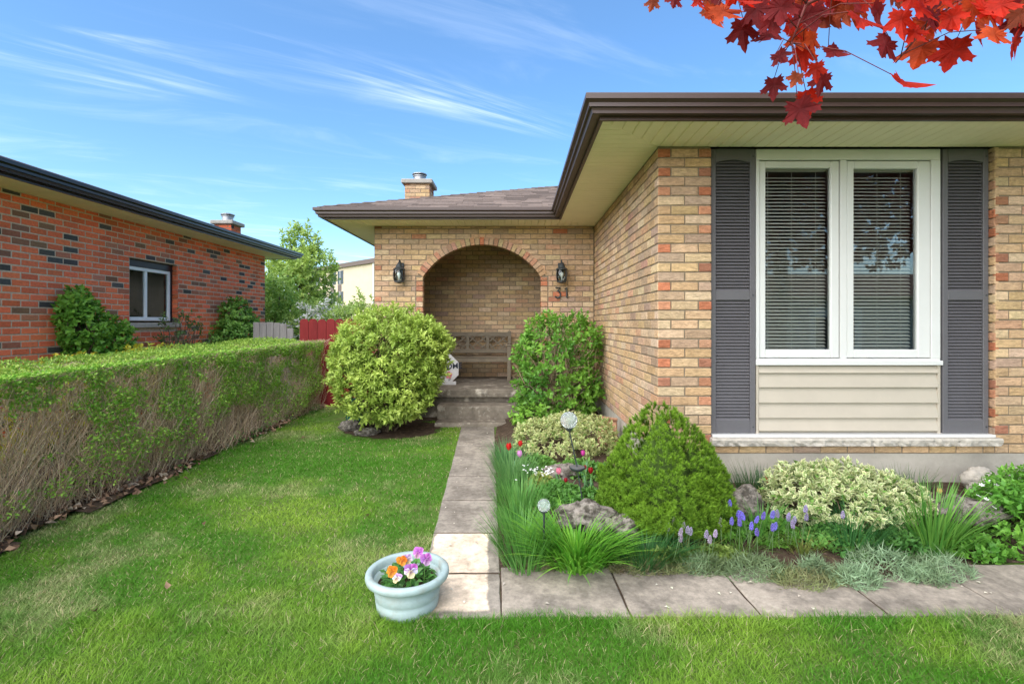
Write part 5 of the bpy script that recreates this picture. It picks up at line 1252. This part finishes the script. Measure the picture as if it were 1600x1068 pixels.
# leafy plant with white flowers at the right edge
lp = plant('leafy_perennial', 'leafy green perennial with small white blooms at the end of the bed', 'plant', (3.1, 3.15, .1))
cen = [((3.10, 3.14, .19), (.17, .20, .16)), ((3.36, 3.22, .22), (.24, .24, .18)), ((3.09, 2.98, .13), (.16, .14, .10)), ((3.65, 3.2, .2), (.28, .28, .18))]
V, F, C = bush_leaves(cen, 6500, .040, (.09, .27, .03), (.25, .50, .07), 131, up=.3, sprig=6, depth=.5, droop=.15, ratio=.6, lift=.6, bottom=.06); link('foliage', np_mesh('foliage', V, F, C), MT['leaf'], lp)
def daisies(parent, pts, size, seed, col=(.85, .85, .82), name='flower'):
    rg = np.random.default_rng(seed)
    for p in pts:
        m = MB(); m.cur = col; c = Vector(p); ax = Vector((rg.normal()*.3, -.45+rg.normal()*.2, 1)).normalized(); t = ax.orthogonal().normalized(); b = ax.cross(t)
        for k in range(6):
            a = k*math.pi/3; d = t*math.cos(a)+b*math.sin(a); s = t*-math.sin(a)+b*math.cos(a)
            m.add([c, c+d*size*.6+s*size*.3, c+d*size+ax*size*.15, c+d*size*.6-s*size*.3], [(0, 1, 2, 3)])
        m.build(name, MT['petal'], parent)
rg = np.random.default_rng(132)
daisies(lp, [at(px, py, d) for px, py, d in ((1534, 757, 3.2), (1543, 750, 3.25), (1557, 751, 3.25), (1557, 758, 3.2), (1529, 774, 3.12), (1541, 779, 3.1), (1545, 770, 3.12), (1553, 792, 3.05), (1594, 750, 3.3))], .017, 133)
cand = bpy.data.objects['candytuft']
daisies(cand, [(.17+rg.normal()*.075, 3.80+rg.normal()*.07, bedz(.17, 3.8)+.11+.04*rg.random()) for _ in range(40)], .0095, 134)

# tulips
def tulip(label, px, py, d, col, size=.042, openp=False):
    top = at(px, py, d); gx, gy = top.x+.01, top.y+.02; z0 = bedz(gx, gy); r = plant('tulip', label, 'tulip', (gx, gy, z0), 'tulips in the flower bed')
    m = MB(); m.cur = (.16, .32, .08); m.tube([(gx, gy, z0-.01), (gx+.006, gy, z0+(top.z-z0)*.5), (top.x, top.y, top.z-size*.5)], .0035, 6); m.build('stem', MT['leaf'], r, True)
    fl = bpy.data.objects.new('flower', None); COL.objects.link(fl); par(fl, r); WINV[fl.name] = Matrix.Identity(4)
    rg = random.Random(int(px*7+py))
    for k in range(6):
        a = k*math.pi/3+rg.random()*.2; q = MB(); v = .8+.4*rg.random(); q.cur = tuple(min(1, c*v) for c in col); w = size*.42; R0 = size*(.42 if k % 2 else .36); V = []; F = []
        prof = [(0.05, -.5, .2), (.75, -.2, .9), (1.0, .12, 1.0), (.86 if not openp else 1.15, .40, .72), (.62 if not openp else 1.35, .58, .12)]
        for (rr, h_, ww) in prof:
            for s in (-1, 0, 1): 
                an = a + s*ww*.62; V.append((top.x+R0*rr*math.cos(an), top.y+R0*rr*math.sin(an), top.z+h_*size))
        for i in range(4):
            for s in range(2): F.append((i*3+s, i*3+s+1, i*3+s+4, i*3+s+3))
        q.add(V, F); q.build('petal', MT['petal'], fl, True)
    n = 4; rgn = np.random.default_rng(int(px+py)); a = rgn.random(n)*6.28; P = np.tile([gx, gy, z0-.01], (n, 1)); out = np.c_[np.cos(a), np.sin(a), 0*a]
    L_ = max(.14, (top.z-z0)*.85)
    V, F, C = blades(P, unit(out*.35+[0, 0, 1.]), out*.25+[0, 0, -.12], L_*(.8+.3*rgn.random(n)), .028, jitcol((.11, .26, .10), n, .2, .05, rgn), 5); link('leaf', np_mesh('leaf', V, F, C), MT['leaf'], r)
RD, DR, PK, MG, LV = (.62, .012, .014), (.30, .012, .022), (.82, .24, .36), (.52, .06, .30), (.62, .28, .55)
tulip('bright red tulip standing next to the walk, leftmost in the bed', 795, 698, 4.25, RD, .062)
tulip('red tulip just above the lilac one, against the cream shrub', 813, 693, 4.3, (.5, .02, .02), .052)
tulip('lilac tulip just below the second red one', 812, 709, 4.1, LV, .056)
tulip('magenta tulip right of the lamp stake, before the cream shrub', 911, 708, 3.95, MG, .045)
tulip('soft pink tulip in front of the small grey stone', 873, 736, 3.75, PK, .048)
tulip('dark red tulip bud directly below the pink one', 884, 750, 3.6, DR, .034)
tulip('dark red tulip touching the edge of the lamp dish', 914, 730, 3.75, DR, .032)
tulip('open crimson tulip between the lamp dish and the spruce', 923, 735, 3.65, (.36, .015, .02), .046)
tulip('red tulip beside the pink bloom, at the edge of the second cream shrub', 1200, 749, 3.45, RD, .048)
tulip('round double pink tulip over the edge of the cream shrub under the window', 1221, 735, 3.5, (.85, .22, .30), .050, True)
tulip('pale orange tulip above the tall strap leaves', 1468, 767, 3.25, (.75, .40, .16), .036)

# grape hyacinths
def muscari(label, x, y, n, spread, col, seed, leafcol):
    rg = np.random.default_rng(seed); z = bedz(x, y); r = clump('grape_hyacinth', label, 'flower clump', x, y, 150, .17, .006, .8, *leafcol, seed, .7, .6, spread*.8, 'grape hyacinth clumps', 4, .6)
    for k in range(n):
        gx, gy = x+rg.normal()*spread*.62, y+rg.normal()*spread*.35; h_ = .14+.07*rg.random(); z0 = bedz(gx, gy); m = MB(); m.cur = (.15, .24, .10)
        tilt = rg.normal(size=2)*.02; m.tube([(gx, gy, z0), (gx+tilt[0], gy+tilt[1], z0+h_)], .002, 5); st = m.build('stem', MT['leaf'], r)
        V, F = [], []; q = MB(); c = jitcol(col, 1, .2, .1, rg)[0]; L_ = .045
        for j in range(30):
            t = j/30; an = 2.4*j; rr = .0095*math.sin(math.pi*(.18+.75*t)); p = Vector((gx+tilt[0]*(1+t*.2)+rr*math.cos(an), gy+tilt[1]*(1+t*.2)+rr*math.sin(an), z0+h_-.008+L_*t)); s = .0052*(1.15-.5*t)
            q.cur = tuple(c*(.8+.4*rg.random())); q.add([p+Vector(d)*s for d in ((1, 0, 0), (-1, 0, 0), (0, 1, 0), (0, -1, 0), (0, 0, 1), (0, 0, -1))], [(0, 2, 4), (2, 1, 4), (1, 3, 4), (3, 0, 4), (2, 0, 5), (1, 2, 5), (3, 1, 5), (0, 3, 5)])
        q.build('flower_spike', MT['petal'], r)
YG = ((.12, .20, .03), (.34, .36, .10))
muscari('faded mauve grape hyacinths in front of the spruce', .98, 2.88, 13, .16, (.42, .36, .46), 141, YG)
muscari('vivid violet grape hyacinths right of the spruce', 1.36, 2.98, 15, .15, (.22, .17, .62), 142, ((.08, .20, .03), (.22, .36, .08)))
muscari('thin fading grape hyacinths in front of the cream shrub under the window', 1.68, 2.92, 8, .12, (.36, .30, .50), 143, YG)

# rocks and stones
def rock(name, label, c, rr, mat, seed, rz=0, amp=.28, group='rocks in the flower bed'):
    o = blob(name, (0, 0, 0), rr, MT[mat], None, amp, seed, 4, 2.4); o.location = c; o.rotation_euler = (0, 0, rz); return tag(o, label, 'rock', group)
rock('rock', 'long low grey weathered rock behind the bright strap leaves', (.42, 3.08, .19), (.22, .09, .11), 'rock', 3, -.10, .38)
rock('rock', 'darker end rock between the long rock and the spruce', (.64, 3.02, .15), (.10, .08, .09), 'rock', 8, -.3, .38)
rock('rock', 'small grey stone behind the soft pink tulip', (.36, 4.05, .17), (.16, .10, .08), 'rock', 5)
rock('rock', 'broken pinkish rock at the right foot of the spruce', (1.50, 3.32, .20), (.15, .11, .11), 'rock', 11, .2)
rock('rock', 'flat brown rock half hidden by the leafy perennial', (2.83, 3.15, .21), (.24, .12, .09), 'rock', 14, -.1)
rock('stone', 'pale stone leaning on the foundation at the end of the bed', (3.46, 3.72, .22), (.13, .085, .10), 'rockpale', 17, .1, .22)
for k, (label, c, rr) in enumerate((('flat grey edging stone under the round bush beside the red fence', (-2.08, 6.22, .11), (.15, .10, .08)), ('dark edging stone in the shade under the round bush', (-1.80, 5.98, .09), (.16, .10, .06)))):
    rock('stone', label, c, rr, 'rock', 20+k, .2*k, .2, 'stones edging the round bush')
pb = MB(); pb.lathe([(.10, 0), (.12, .02), (.135, .30), (.145, .31), (.145, .35), (.125, .35), (.12, .05)], 24, (-2.08, 6.42, .06)); o = pb.build('plastic_bucket', MT['teal'], None, True); tag(o, 'dark teal plastic bucket behind the round bush by the red fence', 'bucket')
tb = MB(); tb.cbox((-.20, -.10, 0), (.20, .10, .06), .012); tb.cbox((-.20, -.10, .0605), (-.17, .10, .10), .008); tb.cbox((.17, -.10, .0605), (.20, .10, .10), .008)
o = tb.build('splash_block', MT['terra']); o.location = (.93, 5.15, .22); o.rotation_euler = (rad(8), rad(-32), rad(80)); tag(o, 'terracotta splash block tilted against the foundation behind the cream shrub', 'splash block')

# glass balls and the lamp
def ball(label, px, py, d, r_, stake=True):
    c = at(px, py, d); z0 = bedz(c.x, c.y); r = plant('garden_ball_light', label, 'garden light', (c.x, c.y, z0), 'glass ball lights in the bed')
    MB().lathe([(r_*math.sin(a)+.0005, -r_*math.cos(a)) for a in np.linspace(.0, math.pi, 16)], 24, c).build('globe', MT['ballg'], r, True)
    MB().lathe([(r_*.55, -r_*1.02), (r_*.6, -r_*.84), (r_*.5, -r_*.80)], 20, c).build('collar', MT['iron'], r)
    m = MB(); m.tube([(c.x, c.y, z0-.03), (c.x, c.y, c.z-r_)], .006, 8); m.build('stake', MT['iron'], r)
ball('clear crackled glass ball on a short stake at the end of the long rock', 850, 789, 2.93, .038)
ball('smoky glass ball right behind the cream shrub under the window', 1397, 757, 3.45, .047)
ball('glass ball standing lower, between the cream shrub and the tall strap leaves', 1443, 777, 3.25, .044)
def solar():
    g = at(889, 656, 3.2); dsh = at(902, 731, 3.2); ft = at(913, 800, 3.2); r = plant('solar_stake_light', 'tall garden lamp with a clear globe and a round dish on a thin black stake', 'garden light', (ft.x, ft.y, ft.z-.05))
    R0 = .055
    MB().lathe([(R0*math.sin(a)+.0005, -R0*math.cos(a)) for a in np.linspace(0, math.pi, 18)], 28, g).build('globe', MT['ballg'], r, True)
    MB().lathe([(.006, -R0-.02), (.016, -R0-.012), (.026, -R0+.006), (.022, -R0+.008)], 20, g).build('collar', MT['iron'], r)
    m = MB(); m.tube([(ft.x, ft.y, bedz(ft.x, ft.y)-.05), tuple(ft), tuple(dsh), (g.x, g.y, g.z-R0)], .0045, 8); m.build('stake', MT['iron'], r)
    MB().lathe([(.012, -.022), (.04, -.012), (.052, .002), (.052, .008), (.047, .008)], 28, dsh).build('dish', MT['iron'], r)
    MB().lathe([(.0465, .004), (.0465, .009), (.01, .0095)], 28, dsh).build('solar_panel', MT['silver'], r)
solar()

# planter with pansies
PX, PY = -.54, 2.455; z0 = gz(PX, PY)-.004
pot = plant('planter', 'pale blue round plastic planter at the corner of the walk', 'planter', (PX, PY, z0))
m = MB(); m.lathe([(.14, 0), (.147, .003), (.150, .02), (.155, .055), (.1505, .060), (.157, .072), (.1615, .105), (.157, .110), (.165, .13), (.168, .15), (.150, .15), (.14, .10)], 64, (PX, PY, z0)); m.build('body', MT['pot'], pot, True)
m = MB(); m.lathe([(.163, .146), (.194, .148), (.200, .153), (.203, .165), (.201, .178), (.194, .184), (.176, .184), (.168, .178), (.164, .15), (.160, .12)], 64, (PX, PY, z0), False); m.build('rim', MT['pot'], pot, True)
m = MB(); rgp = np.random.default_rng(9); ring = [(.001, .125)] + [(.155*t, .128-.008*t) for t in (.3, .6, .9, 1.0)]; m.lathe([(q, z+.004*rgp.normal()) for q, z in ring], 32, (PX, PY, z0), False); m.build('soil', MT['potsoil'], pot, True)
def pansy(label, px, py, d, petals, yaw, size=.034, pitch=.35):
    c = at(px, py, d); bx, by = c.x*.9+PX*.1, c.y*.85+PY*.15; r = plant('pansy', label, 'pansy', (bx, by, z0+.12), 'pansies in the planter')
    m = MB(); m.cur = (.14, .30, .06); m.tube([(bx, by, z0+.11), (bx, by, c.z-.01), (c.x, c.y+.01, c.z)], .002, 5); m.build('stem', MT['leaf'], r)
    T = Matrix.Translation(c) @ Matrix.Rotation(yaw, 4, 'Z') @ Matrix.Rotation(-pitch, 4, 'X')       # face looks along -Y
    order = [((-.40, .50), .62, 0, .004), ((.40, .50), .62, 0, .003), ((-.52, .0), .52, 1, .0), ((.52, .0), .52, 1, -.0015), ((0, -.42), .62, 2, -.003)]
    for (cx, cz), q, ci, off in order:
        p = MB(); col = petals[ci]; V = [(0, off/1.0-.001, 0)]; C0 = [petals[3]]
        for k in range(14):
            a = k*2*math.pi/14; wv = 1+.07*math.sin(5*a+cx*9); V.append(((cx+q*wv*math.cos(a))*size, off+.004*math.sin(3*a), (cz+q*.92*wv*math.sin(a))*size))
        base = len(p.v); p.v = [tuple(T @ Vector(v)) for v in V]; p.c = [petals[3]]+[tuple(min(1, c_*(.85+.3*random.random())) for c_ in col)]*14
        p.f = [(0, k+1, (k+1) % 14+1) for k in range(14)]; p.build('petal', MT['petal'], r)
OR = ((.80, .26, .02), (.78, .30, .03), (.82, .38, .05), (.30, .06, .01)); PU = ((.52, .16, .58), (.75, .62, .76), (.86, .80, .55), (.12, .02, .10)); PV = ((.55, .18, .60), (.58, .22, .62), (.66, .35, .66), (.2, .03, .2)); PW = ((.66, .45, .70), (.82, .78, .80), (.85, .78, .45), (.12, .02, .10))
pansy('orange pansy at the left of the planter facing the camera', 612, 893, 2.37, OR, -.25, .026)
pansy('orange pansy farther back, behind the first one', 628, 876, 2.46, OR, .5, .026, .9)
pansy('two toned purple and white pansy in the middle of the planter', 642, 892, 2.34, PU, .2, .031)
pansy('pale mauve pansy just behind the two toned one', 636, 874, 2.50, PW, .4, .026, .6)
pansy('purple pansy at the right side of the planter', 666, 874, 2.42, PV, .5, .028, .5)
pansy('small purple pansy standing tallest at the back of the planter', 653, 863, 2.50, PV, -.2, .026, .4)
pansy('half closed white pansy low at the front left of the planter', 620, 903, 2.33, PW, -.4, .022, .7)
rgp = np.random.default_rng(151); n = 240; a = rgp.random(n)*6.283; q = .115*np.sqrt(rgp.random(n)); P = np.c_[PX+q*np.cos(a), PY+q*np.sin(a), z0+.118+.05*rgp.random(n)]
D = unit(np.c_[np.cos(a), np.sin(a), .5*rgp.random(n)]+.7*rgp.normal(size=(n, 3))); V, F, C = leaves(P, D, np.array([0, 0, 1.])+.5*rgp.normal(size=(n, 3)), .038*(.7+.6*rgp.random(n)), .026, jitcol((.09, .24, .05), n, .4, .1, rgp), fold=.15)
pl = link('pansy_leaves', np_mesh('pansy_leaves', V, F, C), MT['leaf']); tag(pl, 'mixed green pansy leaves filling the blue planter', 'leaves', kind='stuff')

# ------------------------------------------------------------------ lawn blades
def lawn():
    rg = np.random.default_rng(201); Ps = []
    hx = lambda y: -3.10 + .10*np.sin(y*3.3) + .05*np.sin(y*9)
    for (ya, yb, rho) in ((1.35, 1.75, 15000), (1.75, 2.2, 26000), (2.2, 2.7, 22000), (2.7, 3.3, 15000), (3.3, 4.0, 11000), (4.0, 5.0, 7500), (5.0, 6.3, 5200), (6.3, 7.95, 3600)):
        w = 1.14*yb+.35; n = int(rho*(yb-ya)*2*w); y = ya+(yb-ya)*rg.random(n); x = (rg.random(n)*2-1)*w
        edge = 2.33+.012*np.sin(x*9)+.02*rg.random(n)+.02*np.clip(x, 0, 3)/3
        left = (x < xl(y)-.008+.02*rg.random(n)) & (x > hx(y)-.10*rg.random(n)**2)
        front = (y < edge) & (x > hx(y)-.10*rg.random(n)**2)
        ok = (left | front); ok &= ~(((x+1.55)/.62)**2 + ((y-6.25)/.52)**2 < 1) & ~((y > 6.72) & (x > -2.7) ) & ~(np.hypot(x-PX, y-PY) < .138) & ~((x > -1.08) & (y > 6.36))
        Ps.append(np.c_[x, y][ok])
    P = np.concatenate(Ps); n = len(P); x, y = P[:, 0], P[:, 1]
    z = .0138*np.clip(y-2, 0, 4.5)
    big = fbm(x*1.1+20, y*1.1+20, 31); mid = fbm(x*3.2+10, y*3.2+10, 41); fine = fbm(x*9+40, y*9+40, 51)
    h_ = .027*(.55+.5*mid+.5*fine)*(.7+.6*rg.random(n)); h_ *= np.where(y < 2.36, 1.25, 1.0)*np.where((y > 2.22) & (y < 2.37), 1.45, 1.0)
    az = rg.random(n)*6.283; lean = .25+.5*rg.random(n)
    D = np.c_[np.cos(az)*lean, np.sin(az)*lean, np.ones(n)]; bend = np.c_[np.cos(az), np.sin(az), -.4*np.ones(n)]*(.15+.45*rg.random(n))[:, None]
    wdt = .0030*(np.maximum(y, 1.7)/2)**.85*(.8+.5*rg.random(n))
    t = np.clip((big-.40)*2.6 + (mid-.5)*1.0, 0, 1)[:, None]; dry = np.clip((fbm(x*1.7+7, y*1.7+33, 77)-.54)*3.2 + (fine-.5)*1.1, 0, 1)[:, None]*.62
    c_dark = np.array([.075, .235, .014]); c_light = np.array([.28, .43, .05]); c_dry = np.array([.48, .46, .24])
    col = c_dark*(1-t)+c_light*t; col = col*(1-dry)+c_dry*dry; straw = (rg.random((n, 1)) < .05+.25*dry); col = np.where(straw, np.array([.50, .43, .24]), col); col *= (.75+.5*rg.random((n, 1)))
    yaw = rg.random(n)*6.283; flat = np.c_[np.cos(yaw), np.sin(yaw), np.zeros(n)]; flat[:, 0] = np.abs(flat[:, 0])+.4
    V, F, C = blades(np.c_[x, y, z-.004], D, bend, h_, wdt, col, 2, flat=flat)
    o = link('grass', np_mesh('grass', V, F, C), MT['grass']); tag(o, 'short green lawn grass with pale dry patches', 'grass', kind='stuff')
lawn()
# small pale petals and bits fallen on the walk
rg = np.random.default_rng(211); k = 46; X = rg.random(k)*3.2-.6; Y = 2.38+.4*rg.random(k); j = rg.random(k) < .4; Y = np.where(j, 2.9+3.2*rg.random(k), Y); X = np.where(j, np.array([xl(v) for v in Y])+.05+.33*rg.random(k), X)
P = np.c_[X, Y, np.array([gz(a, b) for a, b in zip(X, Y)])+.022]; D = rg.normal(size=(k, 3))*[1, 1, .1]; V, F, C = leaves(P, D, np.tile([0, 0, 1.], (k, 1)), .022*(.4+.9*rg.random(k)), .014, jitcol((.60, .55, .45), k, .3, .05, rg))
tag(link('fallen_petals', np_mesh('fallen_petals', V, F, C), MT['litter']), 'pale petals and bits scattered on the concrete walk', 'litter', kind='stuff')
